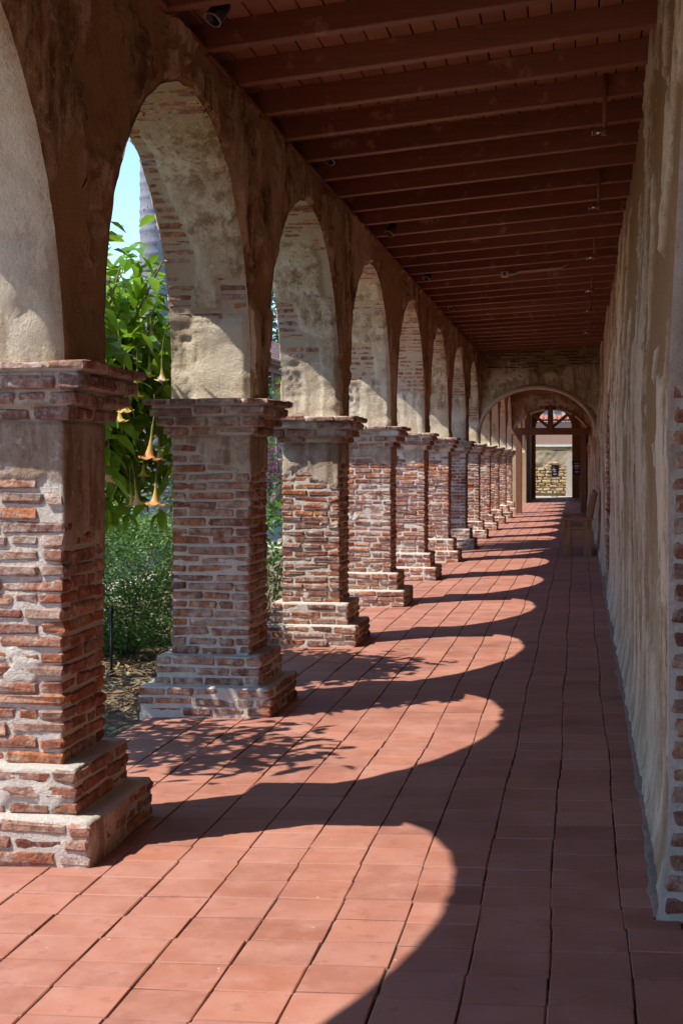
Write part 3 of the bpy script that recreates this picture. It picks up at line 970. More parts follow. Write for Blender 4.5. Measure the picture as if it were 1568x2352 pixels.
# ------------------------------------------------------------------ roof: beams, boards, trim
BEAM_Y0, BEAM_P = 7.80, 0.744
M['gap_dark'] = mat_flat('gap_shade_black', (0.02, 0.018, 0.016), 0.95, 0.1, 0.2, 4, 0)  # black put on the roof cover as shade in the plank gaps
def build_roof():
    root = tag(empty('roof', (0, 0, 3.9)), kind='structure')
    base = (0, 0, -3.9)
    bh, bw = 0.150, 0.084
    beams = [BEAM_Y0 + BEAM_P * k for k in range(-12, 31)]
    beams = [y for y in beams if y < Y_END - 0.1]
    for y in beams:
        xl, xr = -2.62, 0.52
        zl, zz = zbeam(xl, y), zbeam(xr, y)
        Ln = math.hypot(xr - xl, zz - zl)
        V, F = [], []
        n = 7
        sag = random.uniform(-0.002, 0.002)
        for i in range(n):
            t = i / (n - 1)
            x = xl + (xr - xl) * t
            z = zl + (zz - zl) * t + sag * math.sin(math.pi * t)
            dy = 0.0
            c = 0.006
            for (a, b) in ((-bw / 2 + c, 0), (bw / 2 - c, 0), (bw / 2, c), (bw / 2, bh), (-bw / 2, bh), (-bw / 2, c)):
                V.append((x, a + dy + random.uniform(-0.001, 0.001), z + b))
            if i:
                for k in range(6):
                    F.append(((i - 1) * 6 + k, (i - 1) * 6 + (k + 1) % 6, i * 6 + (k + 1) % 6, i * 6 + k))
        F += [tuple(range(6)), tuple((n - 1) * 6 + k for k in reversed(range(6)))]
        me = make_mesh('beam', V, F, False, None, [M['beam']])
        link('beam', me, root, (0, y, -3.9))
    for a, b in zip(beams[:-1], beams[1:]):
        ym = (a + b) / 2
        w = (b - a - bw) / 2 - 0.004
        # board between the beam ends and the strip under it
        z0 = zbeam(-2.16, ym)
        mb = MB().cbox(-2.19, -2.165, -w, w, z0 + 0.012, z0 + bh, 0.003, 0.001)
        mb.obj('blocking_board', M['plank'], root, loc=(0, ym, -3.9), rot=(0, 0, random.uniform(-0.006, 0.006)))
        mb = MB().cbox(-2.17, XI + 0.018 + random.uniform(-0.004, 0.006), -w - 0.02, w + 0.02, Z_EAVE - 0.022, Z_EAVE + 0.008, 0.004, 0.002)
        mb.obj('trim_board', M['trim'], root, loc=(0, ym, -3.9), rot=(0, 0, random.uniform(-0.012, 0.012)))
    pitch = 0.137
    k = 0
    x = -2.62
    while x < 0.5:
        y = beams[0] - 1.0 - random.choice([0, BEAM_P, 2 * BEAM_P, 3 * BEAM_P])
        while y < Y_END:
            L = BEAM_P * random.choice([5, 6, 7])
            y2 = min(y + L, Y_END + 0.1)
            g = random.uniform(0.006, 0.011)
            V = []
            for yy in (y + 0.002, y2 - 0.002):
                for (xx, dz) in ((x + g / 2, 0.003), (x + g / 2 + 0.004, 0), (x + pitch - g / 2 - 0.004, 0), (x + pitch - g / 2, 0.003), (x + pitch - g / 2, 0.022), (x + g / 2, 0.022)):
                    V.append((xx, yy, zbeam(xx, yy) + bh + 0.001 + dz))
            V = [(a - x, b - y, c) for a, b, c in V]
            F = [(i, (i + 1) % 6, 6 + (i + 1) % 6, 6 + i) for i in range(6)] + [tuple(reversed(range(6))), tuple(range(6, 12))]
            link('plank', make_mesh('plank', V, F, False, None, [M['plank']]), root, (x, y, -3.9))
            y = y2
        x += pitch
    # covering above the boards
    yy = np.linspace(-9, 31, 55)
    V = np.array([[(x, y, zbeam(x, y) + 0.195 + dz) for (x, dz) in ((-2.66, 0), (1.4, 0), (1.4, 0.1), (-2.66, 0.1))] for y in yy])
    link('roof_cover', make_mesh('roof_cover', V, grid_faces(len(yy), 4, True), False, None, [M['gap_dark']]), root, base)
    V = [(-2.66, 31.01, 4.0), (1.4, 31.01, 4.2), (1.4, 66, 4.2), (-2.66, 66, 4.0)]
    V += [(a, b, c + 0.25) for a, b, c in V]
    MB().raw(V, BOXF).obj('roof_cover', M['plank'], root, loc=base)
build_roof()

# ------------------------------------------------------------------ cross walls with elliptical arches
def cross_wall(name, label, y0, th, xl, xr, zs, za, ztop, ds=0.05, mat='endwall', band=0.085, full=False):
    root = tag(empty(name, ((xl + xr) / 2, y0, 0)), label, 'wall')
    off = (-(xl + xr) / 2, -y0, 0)
    xm, a, b = (xl + xr) / 2, (xr - xl) / 2, za - zs
    X0, X1 = XI - 0.30, 0.62
    nA = int(math.pi * a / ds)
    ang = np.linspace(math.pi, 0, nA)
    aL = math.atan2((ztop - zs) / b, (X0 - xm) / a); aR = math.atan2((ztop - zs) / b, (X1 - xm) / a)
    ang[np.argmin(abs(ang - aL))] = aL; ang[np.argmin(abs(ang - aR))] = aR
    cx, cz = xm + a * np.cos(ang), zs + b * np.sin(ang)
    bx, bz = [], []
    for t in ang:
        cs, sn = a * math.cos(t), b * math.sin(t)
        lim = (X1 - xm) / cs if cs > 1e-6 else ((X0 - xm) / cs if cs < -1e-6 else 1e9)
        tt = min(lim, (ztop - zs) / max(sn, 1e-6))
        bx.append(xm + cs * tt); bz.append(zs + sn * tt)
    bx, bz = np.array(bx), np.array(bz)
    nt = 26
    T = np.linspace(0, 1, nt)
    for (yy, sg, nm) in ((y0, -1, 'front_face'), (y0 + th, 1, 'back_face')):
        X = cx[:, None] + (bx - cx)[:, None] * T; Z = cz[:, None] + (bz - cz)[:, None] * T
        W = np.stack([X, 0 * X + yy, Z], -1)
        crack = np.abs(fbm(W * 1.7, 4, 200)) 
        ck = sstep(0.03, 0.006, crack) * sstep(0.02, 0.1, T)[None]
        bare = sstep(0.0, 0.12, (Z - 3.62) * 1.4 + 0.5 * fbm(W * 2.4, 4, 12))
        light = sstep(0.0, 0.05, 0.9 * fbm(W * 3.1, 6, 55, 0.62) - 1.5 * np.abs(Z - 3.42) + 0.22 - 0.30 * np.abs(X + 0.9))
        d = 0.02 * (1 - bare) + 0.014 * light - 0.03 * ck + 0.012 * fbm(W * 5, 4, 7) + bare * 0.02 * fbm(W * np.array([4, 1, 11]), 3, 4)
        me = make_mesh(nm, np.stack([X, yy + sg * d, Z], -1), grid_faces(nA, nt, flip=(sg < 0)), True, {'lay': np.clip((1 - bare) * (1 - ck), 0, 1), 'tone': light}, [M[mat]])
        link(nm, me, root, off)
    u = np.linspace(0, 1, 9)
    X = cx[:, None] * np.ones(9); Z = cz[:, None] * np.ones(9); Y = y0 + th * u[None] * np.ones((nA, 1))
    W = np.stack([X, Y, Z], -1)
    link('arch_soffit', make_mesh('arch_soffit', W, grid_faces(nA, 9), True, {'lay': np.ones((nA, 9)), 'tone': 0.5 + 0.4 * fbm(W * 2, 3, 1)}, [M[mat]]), root, off)
    if band:
        # moulded band round the arch
        prof = [(0.0, 0.012), (0.0, -0.032), (band * 0.35, -0.045), (band * 0.9, -0.030), (band, 0.0)]
        P = []
        for t in ang:
            c, s = math.cos(t), math.sin(t)
            nx, nz = c / a, s / b
            l = math.hypot(nx, nz); nx /= l; nz /= l
            P.append([(xm + a * c + nx * (r - 0.004), y0 + dy - 0.02, zs + b * s + nz * (r - 0.004)) for r, dy in prof])
        link('arch_band', make_mesh('arch_band', np.array(P), grid_faces(nA, len(prof), flip=False), True, None, [M['archivolt']]), root, off)
    # ends below the springing, bearing on pier and corbel
    return root, off

ew, off = cross_wall('cross_wall', 'brown cracked cross wall with a wide round arch closing the beamed corridor', Y_END, 0.45, XI - 0.01, 0.345, 2.13, 3.17, 4.35, 0.035)
# a few bare stones in the top of the cross wall
M['stone_dark'] = mat_flat('bare_wall_stone', (0.30, 0.20, 0.12), 0.95, 0.1, 0.45, 9, 0.6)
for r in range(6):
    z = 3.60 + r * 0.062
    x = XI + 0.1 + random.uniform(0, 0.2)
    while x < 0.35:
        L = random.uniform(0.12, 0.34)
        if random.random() < 0.62:
            V, F = chamfer_box(L, 0.07, 0.045, 0.012, 0.006)
            link('stone', make_mesh('stone', V, F, False, None, [M['stone_dark']]), ew, (x + L / 2 + off[0], -0.012, z), (0, random.uniform(-0.06, 0.06), random.uniform(-0.05, 0.05)))
        x += L + 0.03
ew2, _ = cross_wall('cross_wall', 'farther olive-tan cross wall whose arch shows through the first one, behind the timber gate', 45.2, 0.5, XI - 0.02, 0.36, 2.25, 3.27, 4.4, 0.07)
def corbel(y, label, s=1.0):
    root = tag(empty('corbel', (0.33, y, 2.1)), label, 'corbel', 'corbels under the arches')
    prof = [(0.02, -0.36), (0.06, -0.30), (0.085, -0.20), (0.125, -0.09), (0.14, -0.02), (0.16, -0.015), (0.165, 0.02), (0.15, 0.03)]
    mb = MB()
    for (r, z) in prof:
        for k in range(9):
            a = math.pi / 2 + math.pi * k / 8
            mb.V.append((r * math.cos(a) * 0.75 + 0.03, r * math.sin(a) * 1.3 + 0.2, z))
    for i in range(len(prof) - 1):
        for k in range(8):
            mb.F.append((i * 9 + k, i * 9 + k + 1, (i + 1) * 9 + k + 1, (i + 1) * 9 + k))
    mb.F.append(tuple(reversed([(len(prof) - 1) * 9 + k for k in range(9)])))
    mb.obj('bracket', M['corbel'], root, True)
    MB().cbox(-0.125, 0.06, -0.03, 0.43, 0.025, 0.065, 0.008, 0.003).obj('slab', M['archivolt'], root)
corbel(Y_END, 'chipped terracotta corbel on the house wall carrying the near cross arch')
corbel(45.2, 'small far corbel beside the timber gate carrying the farther arch')

# ------------------------------------------------------------------ timber gate frame
def build_gate():
    Yg = 44.2
    root = tag(empty('timber_gate', (-0.85, Yg, 0)), 'dark timber gateway with crossbeam, king post and slanting struts under the far arch', 'gateway')
    def part(nm, x0, x1, z0, z1, dy=0.0, t=0.18, lean=0.0):
        mb = MB().cbox(-(x1 - x0) / 2, (x1 - x0) / 2, -t / 2, t / 2, -(z1 - z0) / 2, (z1 - z0) / 2, 0.012, 0.004)
        return mb.obj(nm, M['gate'], root, loc=((x0 + x1) / 2 + 0.85, dy, (z0 + z1) / 2), rot=(0, lean, 0))
    part('post', -1.90, -1.71, fz(-1.8) + 0.02, 2.46)
    part('post', 0.07, 0.255, fz(0.1) + 0.02, 2.46)
    part('crossbeam', -2.05, 0.33, 2.46, 2.67, 0.0, 0.2)
    part('king_post', -0.925, -0.755, 2.50, 3.22, -0.11, 0.10)
    part('side_post', -1.56, -1.46, 2.67, 3.12)
    part('side_post', -0.20, -0.11, 2.67, 3.10)
    for s in (-1, 1):
        mb = MB().cbox(-0.045, 0.045, -0.05, 0.05, -0.315, 0.315, 0.008, 0.003)
        mb.obj('strut', M['gate'], root, loc=(0.01 + s * 0.30, -0.02, 2.90), rot=(0, s * R(50), 0))
    # scalloped head of the king post
    mb = MB().cbox(-0.165, 0.165, -0.10, 0.10, 3.215, 3.30, 0.01)
    for k in (-0.11, 0.0, 0.11):
        mb.lathe([(0.0, -0.10), (0.062, -0.10), (0.062, 0.10), (0.0, 0.10)], 12, Matrix.Translation((k, 0, 3.305 + (0.025 if k == 0 else 0))) @ Matrix.Rotation(R(90), 4, 'X'))
    mb.obj('scalloped_head', M['gate'], root, loc=(0.01, -0.09, 0))
    for (x0, x1) in ((-1.92, -1.69), (0.05, 0.275)):
        MB().cbox(x0 + 0.85, x1 + 0.85, -0.12, 0.12, fz(-0.8) - 0.03, fz(x0) + 0.035, 0.01).obj('stone_foot', M['fillet'], root)
build_gate()

# ------------------------------------------------------------------ bench
def build_bench():
    Y0, Y1 = 24.05, 25.95
    xf, xb = -0.262, 0.225
    zb = fz(0.0) - 0.004
    root = tag(empty('bench', (0, Y0, zb)), 'heavy dark wooden bench with arms standing against the house wall', 'bench')
    W = M['bench']
    def b(nm, x0, x1, y0, y1, z0, z1, mat=W, rot=None, c=0.006):
        mb = MB().cbox(-(x1 - x0) / 2, (x1 - x0) / 2, -(y1 - y0) / 2, (y1 - y0) / 2, -(z1 - z0) / 2, (z1 - z0) / 2, c, 0.0015)
        return mb.obj(nm, mat, root, loc=((x0 + x1) / 2, (y0 + y1) / 2, (z0 + z1) / 2), rot=rot)
    Ln = Y1 - Y0
    for (ya, yb) in ((0, 0.085), (Ln - 0.085, Ln)):
        b('leg', xf, xf + 0.138, ya, yb, 0, 0.60)
        b('leg', xb - 0.14, xb, ya, yb, 0, 0.60)
        b('side_rail', xf + 0.139, xb - 0.141, ya + 0.008, yb - 0.008, 0.305, 0.44)
        b('armrest', xf - 0.022, xb + 0.03, ya - 0.012, yb + 0.035, 0.601, 0.642)
        for xx in (xf + 0.012, xb - 0.10):
            b('arm_bracket', xx, xx + 0.04, ya - 0.03, ya - 0.001, 0.45, 0.60)
        b('tenon', xf + 0.022, xf + 0.045, ya - 0.012, ya - 0.0005, 0.31, 0.39)
    for k in range(3):
        w = (xb - 0.09 - xf + 0.015) / 3
        b('seat_board', xf - 0.015 + k * w + 0.003, xf - 0.015 + (k + 1) * w - 0.003, 0.02, Ln - 0.02, 0.441, 0.49, M['bench_seat'])
    b('front_apron', xf - 0.012, xf - 0.001, 0.086, Ln - 0.086, 0.33, 0.44)
    lean = R(11)
    for ya in (0.012, Ln - 0.10):
        mb = MB().cbox(-0.05, 0.05, 0, 0.075, 0, 0.50, 0.02, 0.002)
        mb.obj('back_post', W, root, loc=(xb - 0.055, ya, 0.55), rot=(0, lean, 0))
    for k in range(3):
        mb = MB().cbox(-0.018, 0.018, 0, Ln - 0.19, 0.0, 0.115, 0.005)
        mb.obj('back_board', W, root, loc=(xb - 0.06 + 0.035 + 0.028 * k, 0.09, 0.58 + 0.135 * k), rot=(0, lean, 0))
    pts = [(xb + 0.045, y, 1.035) for y in np.linspace(0.0, Ln, 5)]
    MB().tube(pts, 0.052, 10).obj('top_rail', W, root, True)
build_bench()

# ------------------------------------------------------------------ fittings under the roof
M['lens'] = mat_flat('dark_lens', (0.03, 0.03, 0.035), 0.15, 0.6, 0.1, 8, 0)
def spotlight(y, label):
    zt = zbeam(-1.9, y) + 0.15
    root = tag(empty('spotlight', (-1.90, y, zt)), label, 'spotlight', 'black spotlights along the arcade side')
    root.scale = (0.78, 0.78, 0.78)
    MB().lathe([(0.0, 0.0), (0.05, 0.0), (0.05, -0.03), (0.02, -0.035), (0.018, -0.09), (0.0, -0.09)], 14).obj('mount', M['black'], root, True)
    Rm = Matrix.Translation((0.02, -0.02, -0.12)) @ Matrix.Rotation(R(-28), 4, 'X') @ Matrix.Rotation(R(24), 4, 'Y')
    MB().lathe([(0.0, 0.09), (0.052, 0.085), (0.058, 0.05), (0.062, -0.075), (0.057, -0.075), (0.05, -0.02), (0.0, -0.015)], 18, Rm).obj('housing', M['black'], root, True)
    MB().lathe([(0.0635, -0.068), (0.066, -0.076), (0.060, -0.080), (0.056, -0.076)], 18, Rm).obj('rim', M['conduit'], root, True)
    MB().lathe([(0.050, -0.03), (0.0, -0.034)], 18, Rm).obj('lens', M['lens'], root, True)
nms = ['big black spotlight over the arch beside the hanging flowers', 'black spotlight second from the camera along the roof edge', 'black spotlight third from the camera along the roof edge',
       'black spotlight fourth from the camera along the roof edge', 'small black spotlight fifth along the roof edge', 'tiny black spotlight sixth along the roof edge, near the cross wall']
for k, s in enumerate(nms):
    spotlight(7.36 + 3.56 * k, s)

def sprinkler(y, label):
    x = 0.182
    zt = zbeam(x, y) + 0.15
    L = zt - 3.87
    root = tag(empty('sprinkler', (x, y, zt)), label, 'sprinkler', 'ceiling sprinklers along the house wall')
    MB().tube([(0, 0, 0.0), (0, 0, -L)], 0.017, 10).obj('drop_pipe', M['pipe'], root, True)
    MB().tube([(0, 0, -L + 0.03), (0, 0, -L - 0.015)], 0.027, 10).obj('elbow', M['pipe'], root, True)
    MB().tube([(-0.02, 0, -L + 0.005), (-0.065, 0, -L + 0.005)], 0.012, 8).obj('nozzle', M['chrome'], root, True)
    MB().tube([(-0.085, 0, -L + 0.005), (-0.09, 0, -L + 0.005)], 0.024, 10).obj('deflector', M['chrome'], root, True)
    mb = MB()
    for s in (-1, 1):
        mb.tube([(-0.06, 0, -L + 0.005), (-0.07, 0, -L + 0.005 + s * 0.016), (-0.086, 0, -L + 0.005)], 0.0035, 5)
    mb.obj('arms', M['chrome'], root)
for y, s in zip((9.95, 12.85, 16.0, 19.1, 21.6, 25.2), ('brown sprinkler pipe hanging lowest in the picture frame top, closest to the camera', 'brown sprinkler pipe second from the camera along the house wall', 'brown sprinkler pipe third along the house wall, past the pale conduit',
                'brown sprinkler pipe fourth along the house wall', 'brown sprinkler pipe fifth along the house wall', 'small brown sprinkler pipe farthest along, near the cross wall')):
    sprinkler(y, s)
def conduit():
    y = BEAM_Y0 + BEAM_P * 14 - 0.055
    z = zbeam(-0.9, y)
    root = tag(empty('conduit', (-0.92, y, z)), 'pale conduit with a small junction box running along one ceiling beam', 'conduit')
    MB().cbox(-0.045, 0.045, -0.035, 0.015, -0.045, 0.03, 0.006).obj('junction_box', M['conduit'], root)
    MB().tube([(0, -0.036, 0.0), (0, -0.04, 0.0)], 0.018, 10).obj('knockout', M['black'], root)
    s = (zbeam(-0.1, y) - z) / 0.8
    MB().tube([(0.04, -0.01, -0.02), (0.12, -0.01, -0.01), (0.2, -0.01, 0.2 * s + 0.012), (0.5, -0.01, 0.5 * s + 0.012), (0.72, -0.01, 0.72 * s + 0.015), (0.80, -0.01, 0.8 * s + 0.06)], 0.010, 8).obj('tube', M['conduit'], root, True)
conduit()

# ------------------------------------------------------------------ far end of the corridor
M['ochre'] = mat_flat('ochre_passage_plaster', (0.46, 0.27, 0.11), 0.95, 0.1, 0.3, 2.5)
M['tanjamb'] = mat_flat('tan_passage_plaster', (0.40, 0.31, 0.19), 0.95, 0.1, 0.35, 2.5)
def passage():
    y0, y1 = 57.2, 64.0
    root = tag(empty('passage_end', (-0.9, y1, 0)), 'ochre plastered end of the passage with an arched opening to the sunlit yard', 'wall')
    off = (0.9, -y1, 0)
    xl, xr, zs, za = -1.88, -0.27, 3.05, 4.02
    xm, a, b = (xl + xr) / 2, (xr - xl) / 2, za - zs
    pts = [(xl, 0.0)] + [(xm - a * math.cos(t), zs + b * math.sin(t)) for t in np.linspace(0, math.pi, 25)] + [(xr, 0.0)]
    out = [(-2.6, 0.0)] + [(-2.6 + (0.9 + 2.6) * i / 24, 4.4) for i in range(25)] + [(0.9, 0.0)]
    V, F = [], []
    for yy in (y1, y1 + 0.5):
        V += [(x, yy, z) for x, z in pts] + [(x, yy, z) for x, z in out]
    n = len(pts)
    for i in range(n - 1):
        F.append((i, i + 1, n + i + 1, n + i))
        F.append((2 * n + n + i, 2 * n + n + i + 1, 2 * n + i + 1, 2 * n + i))
        F.append((i + 1, i, 2 * n + i, 2 * n + i + 1))
    link('arched_wall', make_mesh('arched_wall', V, F, False, None, [M['ochre']]), root, off)
    MB().box(-2.6, -2.05, y0, y1 - 0.01, -0.1, 4.3).obj('side_wall', M['tanjamb'], root, loc=off)
    MB().box(0.10, 0.31, y0, y1 - 0.01, -0.1, 4.3).obj('side_wall', M['ochre'], root, loc=off)
passage()

M['signface'] = mat_flat('sign_panel', (0.022, 0.014, 0.026), 0.35, 0.4, 0.1, 8, 0)
M['signprint'] = mat_flat('white_sign_print', (0.62, 0.62, 0.66), 0.5, 0.3, 0.05, 8, 0)
def sign(loc, label, w, h, z0, two_legs, rz=0, tilt=0):
    root = tag(empty('sign', loc, rz), label, 'sign', 'black notice signs at the far end')
    MB().cbox(-w / 2, w / 2, -0.012, 0.012, z0, z0 + h, 0.004).obj('panel', M['signface'], root, rot=(0, tilt, 0))
    rows = [(0.17, 0.5, 0.030), (0.30, 0.36, 0.045), (0.38, 0.70, 0.050), (0.50, 0.48, 0.028), (0.56, 0.30, 0.026), (0.76, 0.42, 0.055)]
    for (f, ww, hh) in rows:
        z = z0 + h * (1 - f)
        mb = MB()
        x = -w * ww / 2
        while x < w * ww / 2 - 0.01:                     # short strokes: lettering too far off to read
            l = random.uniform(0.012, 0.026)
            mb.box(x, x + l, -0.0155, -0.0125, z - hh * h * 0.5, z + hh * h * 0.5)
            x += l + 0.006
        tag(mb.obj('printed_line', M['signprint'], root, rot=(0, tilt, 0)), kind='stuff')
    if two_legs:
        for x in (-w * 0.29, w * 0.22):
            MB().tube([(x, 0, 0), (x, 0, z0)], 0.009, 6).obj('leg', M['black'], root)
        for x in (-w * 0.29, w * 0.22):
            MB().cbox(x - 0.07, x + 0.07, -0.12, 0.12, 0, 0.012, 0.003).obj('foot', M['black'], root)
    else:
        MB().tube([(0.07, 0.02, 0), (0.03, 0.02, z0)], 0.018, 8).obj('pole', M['black'], root)
        MB().lathe([(0.0, 0.0), (0.16, 0.0), (0.15, 0.02), (0.0, 0.025)], 16, Matrix.Translation((0.07, 0.02, 0))).obj('base', M['black'], root)
sign((-1.06, 66.4, 0.03), 'black notice sign on two thin legs before the sunlit stone wall', 0.34, 0.54, 0.92, True)
sign((0.02, 50.0, 0.05), 'dark notice sign on one pole behind the gate post, in shade', 0.31, 0.50, 1.12, False, 0.1, R(-3))

def yard():
    M['pale_stone'] = mat_flat('yard_stone', (0.42, 0.31, 0.175), 0.95, 0.1, 0.35, 6, 0.5)
    M['yard_plaster'] = mat_flat('yard_wall_plaster', (0.36, 0.295, 0.195), 0.95, 0.1, 0.45, 3, 0.5)
    M['buttress'] = mat_flat('buttress_plaster', (0.40, 0.36, 0.29), 0.95, 0.1, 0.25, 4, 0.4)
    MB().box(-12, 9, 65.5, 78, -0.3, 0.02).obj('yard_paving', mat_flat('yard_paving', (0.40, 0.36, 0.29), 0.9, 0.1, 0.2, 2), None)['kind'] = 'structure'
    Yw = 68.6
    root = tag(empty('stone_wall', (-1.0, Yw, 0)), 'low ruined wall of pale stones under worn plaster, sunlit beyond the passage', 'wall')
    off = (1.0, -Yw, 0)
    xs = np.linspace(-9, 4, 260); zs = np.linspace(-0.1, 2.17, 46)
    X, Z = np.meshgrid(xs, zs, indexing='ij')
    W = np.stack([X, 0 * X + Yw, Z], -1)
    skin = sstep(-0.1, 0.1, (Z - 1.45) * 2.2 + 0.8 * fbm(W * 2.2, 4, 3))
    Y = Yw - 0.06 * skin - 0.03 * fbm(W * 5, 4, 2) - 0.05 * sstep(-0.1, 0.3, fbm(W * 1.6, 3, 9))
    Zt = Z + np.where(Z > 2.1, 0.05 * fbm(W * 3, 3, 4), 0)
    me = make_mesh('plaster_face', np.stack([X, Y, Zt], -1), grid_faces(len(xs), len(zs)), True, None, [M['yard_plaster']])
    link('plaster_face', me, root, off)
    MB().box(-9, 4, Yw + 0.02, Yw + 0.5, -0.1, 2.15).obj('wall_core', M['yard_plaster'], root, loc=off)
    z = 0.14
    while z < 1.55:
        h = random.uniform(0.10, 0.17)
        x = -2.6 + random.uniform(0, 0.2)
        while x < -0.62:
            L = random.uniform(0.18, 0.42)
            if not (z > 1.3 and random.random() < 0.5):
                V, F = chamfer_box(L, 0.24, h * 0.86, 0.03, 0.018)
                link('stone', make_mesh('stone', V, F, False, None, [M['pale_stone']]), root, (x + L / 2 + 1.0, -0.015 - random.uniform(0, 0.06), z + h / 2), (0, random.uniform(-0.1, 0.1), 0))
            x += L + random.uniform(0.02, 0.05)
        z += h
    b = MB()
    b.raw([(-0.60, Yw - 0.28, 0), (-0.06, Yw - 0.28, 0), (-0.06, Yw, 0), (-0.60, Yw, 0), (-0.52, Yw - 0.17, 2.08), (0.14, Yw - 0.17, 2.08), (0.14, Yw, 2.08), (-0.52, Yw, 2.08)], BOXF)
    b.obj('buttress', M['buttress'], root, loc=off)
    b = MB()
    b.raw([(-0.05, Yw - 0.10, 0), (0.8, Yw - 0.10, 0), (0.8, Yw, 0), (-0.05, Yw, 0), (0.15, Yw - 0.08, 2.12), (0.8, Yw - 0.08, 2.12), (0.8, Yw, 2.12), (0.15, Yw, 2.12)], BOXF)
    b.obj('plaster_pier', M['yard_plaster'], root, loc=off)
    # house behind the yard
    Yb = 84.0
    M['pinkwall'] = mat_flat('pink_stucco', (0.30, 0.18, 0.13), 0.95, 0.1, 0.12, 1)
    M['creamwall'] = mat_flat('cream_stucco', (0.34, 0.25, 0.13), 0.95, 0.1, 0.1, 1)
    M['redtile'] = mat_flat('red_roof_tile', (0.36, 0.12, 0.07), 0.85, 0.2, 0.3, 3)
    M['window'] = mat_flat('dark_window_pane', (0.035, 0.04, 0.075), 0.15, 0.6, 0.1, 1, 0)
    M['whitetrim'] = mat_flat('white_trim', (0.44, 0.37, 0.28), 0.6, 0.3, 0.05, 2, 0)
    h = tag(empty('yard_house', (-1.2, Yb, 0)), 'pink stucco house with a red tiled edge and upper windows beyond the yard', 'house')
    o2 = (1.2, -Yb, 0)
    MB().box(-9, 6, Yb, Yb + 6, 2.66, 4.02).obj('upper_wall', M['pinkwall'], h, loc=o2)
    MB().box(-9, 6, Yb - 0.1, Yb + 0.02, 2.60, 2.68).obj('ledge', M['whitetrim'], h, loc=o2)
    MB().box(-9, 6, Yb + 0.5, Yb + 6, 0, 2.58).obj('lower_wall', M['creamwall'], h, loc=o2)
    MB().box(-0.45, 6, Yb + 0.1, Yb + 0.48, 0, 2.58).obj('corner_pier', M['pinkwall'], h, loc=o2)
    MB().box(-1.75, -0.72, Yb + 0.47, Yb + 0.5, 1.2, 2.35).obj('opening', M['window'], h, loc=o2)
    mb = MB()
    for k in range(42):
        x = -6.5 + k * 0.26
        link('roof_tile', make_mesh('roof_tile', *half_tile(0.13, 0.7), False, None, [M['redtile']]) if k == 0 else bpy.data.meshes['roof_tile'], h, (x + 1.2, -0.25, 4.06), (R(20), 0, 0))
    MB().box(-9, 6, Yb + 2.0, Yb + 6, 4.2, 6.6).obj('top_wall', M['whitetrim'], h, loc=o2)
    for k in range(9):
        x = -4.3 + k * 0.72
        w = MB().box(x, x + 0.36, Yb + 1.94, Yb + 1.99, 4.55, 5.6).obj('window', M['window'], h, loc=o2)
    MB().box(-9, 6, Yb + 1.85, Yb + 1.99, 4.30, 4.40).obj('balcony_edge', M['whitetrim'], h, loc=o2)

def half_tile(r, L, n=7, taper=0.85):
    V, F = [], []
    for j, (y, rr) in enumerate(((0, r), (L, r * taper))):
        for k in range(n):
            a = math.pi * k / (n - 1)
            V.append((rr * math.cos(a), y, rr * math.sin(a) * 0.9))
        for k in range(n):
            a = math.pi * k / (n - 1)
            V.append(((rr - 0.015) * math.cos(a), y, (rr - 0.015) * math.sin(a) * 0.9))
    for k in range(n - 1):
        F.append((k, k + 1, 2 * n + k + 1, 2 * n + k))
        F.append((k + 1, k, n + k, n + k + 1))
    return V, F
yard()

# ------------------------------------------------------------------ garden
def project(p):
    """point -> picture coordinates (1568 x 2352), used only to choose which pieces show and become parts"""
    xc = p[0] * math.cos(YAW) + p[1] * math.sin(YAW); d = -p[0] * math.sin(YAW) + p[1] * math.cos(YAW)
    return 784 + xc / d * 3267, 1063 - (p[2] - 1.6) / d * 3267

G = [(0.0, (0.08, 0.20, 0.015)), (0.35, (0.17, 0.36, 0.02)), (0.7, (0.25, 0.46, 0.03)), (1.0, (0.10, 0.25, 0.025))]
M['leaf'] = mat_leaf('angel_trumpet_leaf', G, 0.5, 0.42)
M['small_leaf'] = mat_leaf('hedge_leaf', [(0.0, (0.07, 0.16, 0.035)), (0.4, (0.12, 0.24, 0.06)), (0.75, (0.18, 0.31, 0.10)), (1.0, (0.09, 0.18, 0.035))], 0.3, 0.5)
M['shrub_leaf'] = mat_leaf('shrub_leaf', [(0.0, (0.035, 0.12, 0.03)), (0.5, (0.06, 0.19, 0.045)), (1.0, (0.09, 0.23, 0.05))], 0.35, 0.4)
M['far_leaf'] = mat_leaf('far_tree_leaf', [(0.0, (0.04, 0.09, 0.045)), (0.5, (0.07, 0.14, 0.07)), (1.0, (0.10, 0.17, 0.09))], 0.25, 0.6)
M['magenta'] = mat_leaf('magenta_bract', [(0.0, (0.20, 0.008, 0.17)), (0.5, (0.30, 0.012, 0.25)), (1.0, (0.16, 0.005, 0.16))], 0.35, 0.5)
M['purple'] = mat_leaf('lavender_flower', [(0.0, (0.18, 0.13, 0.34)), (1.0, (0.30, 0.22, 0.48))], 0.3, 0.6)
M['dry'] = mat_leaf('dry_flower_head', [(0.0, (0.26, 0.17, 0.09)), (0.5, (0.38, 0.27, 0.15)), (1.0, (0.20, 0.12, 0.06))], 0.15, 0.8)
M['litter'] = mat_leaf('fallen_leaf', [(0.0, (0.12, 0.07, 0.035)), (0.3, (0.34, 0.24, 0.12)), (0.55, (0.22, 0.10, 0.04)), (0.8, (0.44, 0.36, 0.18)), (1.0, (0.20, 0.15, 0.09))], 0.1, 0.8)
M['bark'] = mat_wood('pale_bark', (0.16, 0.125, 0.09), (0.34, 0.29, 0.22), 0.9, 'Z')
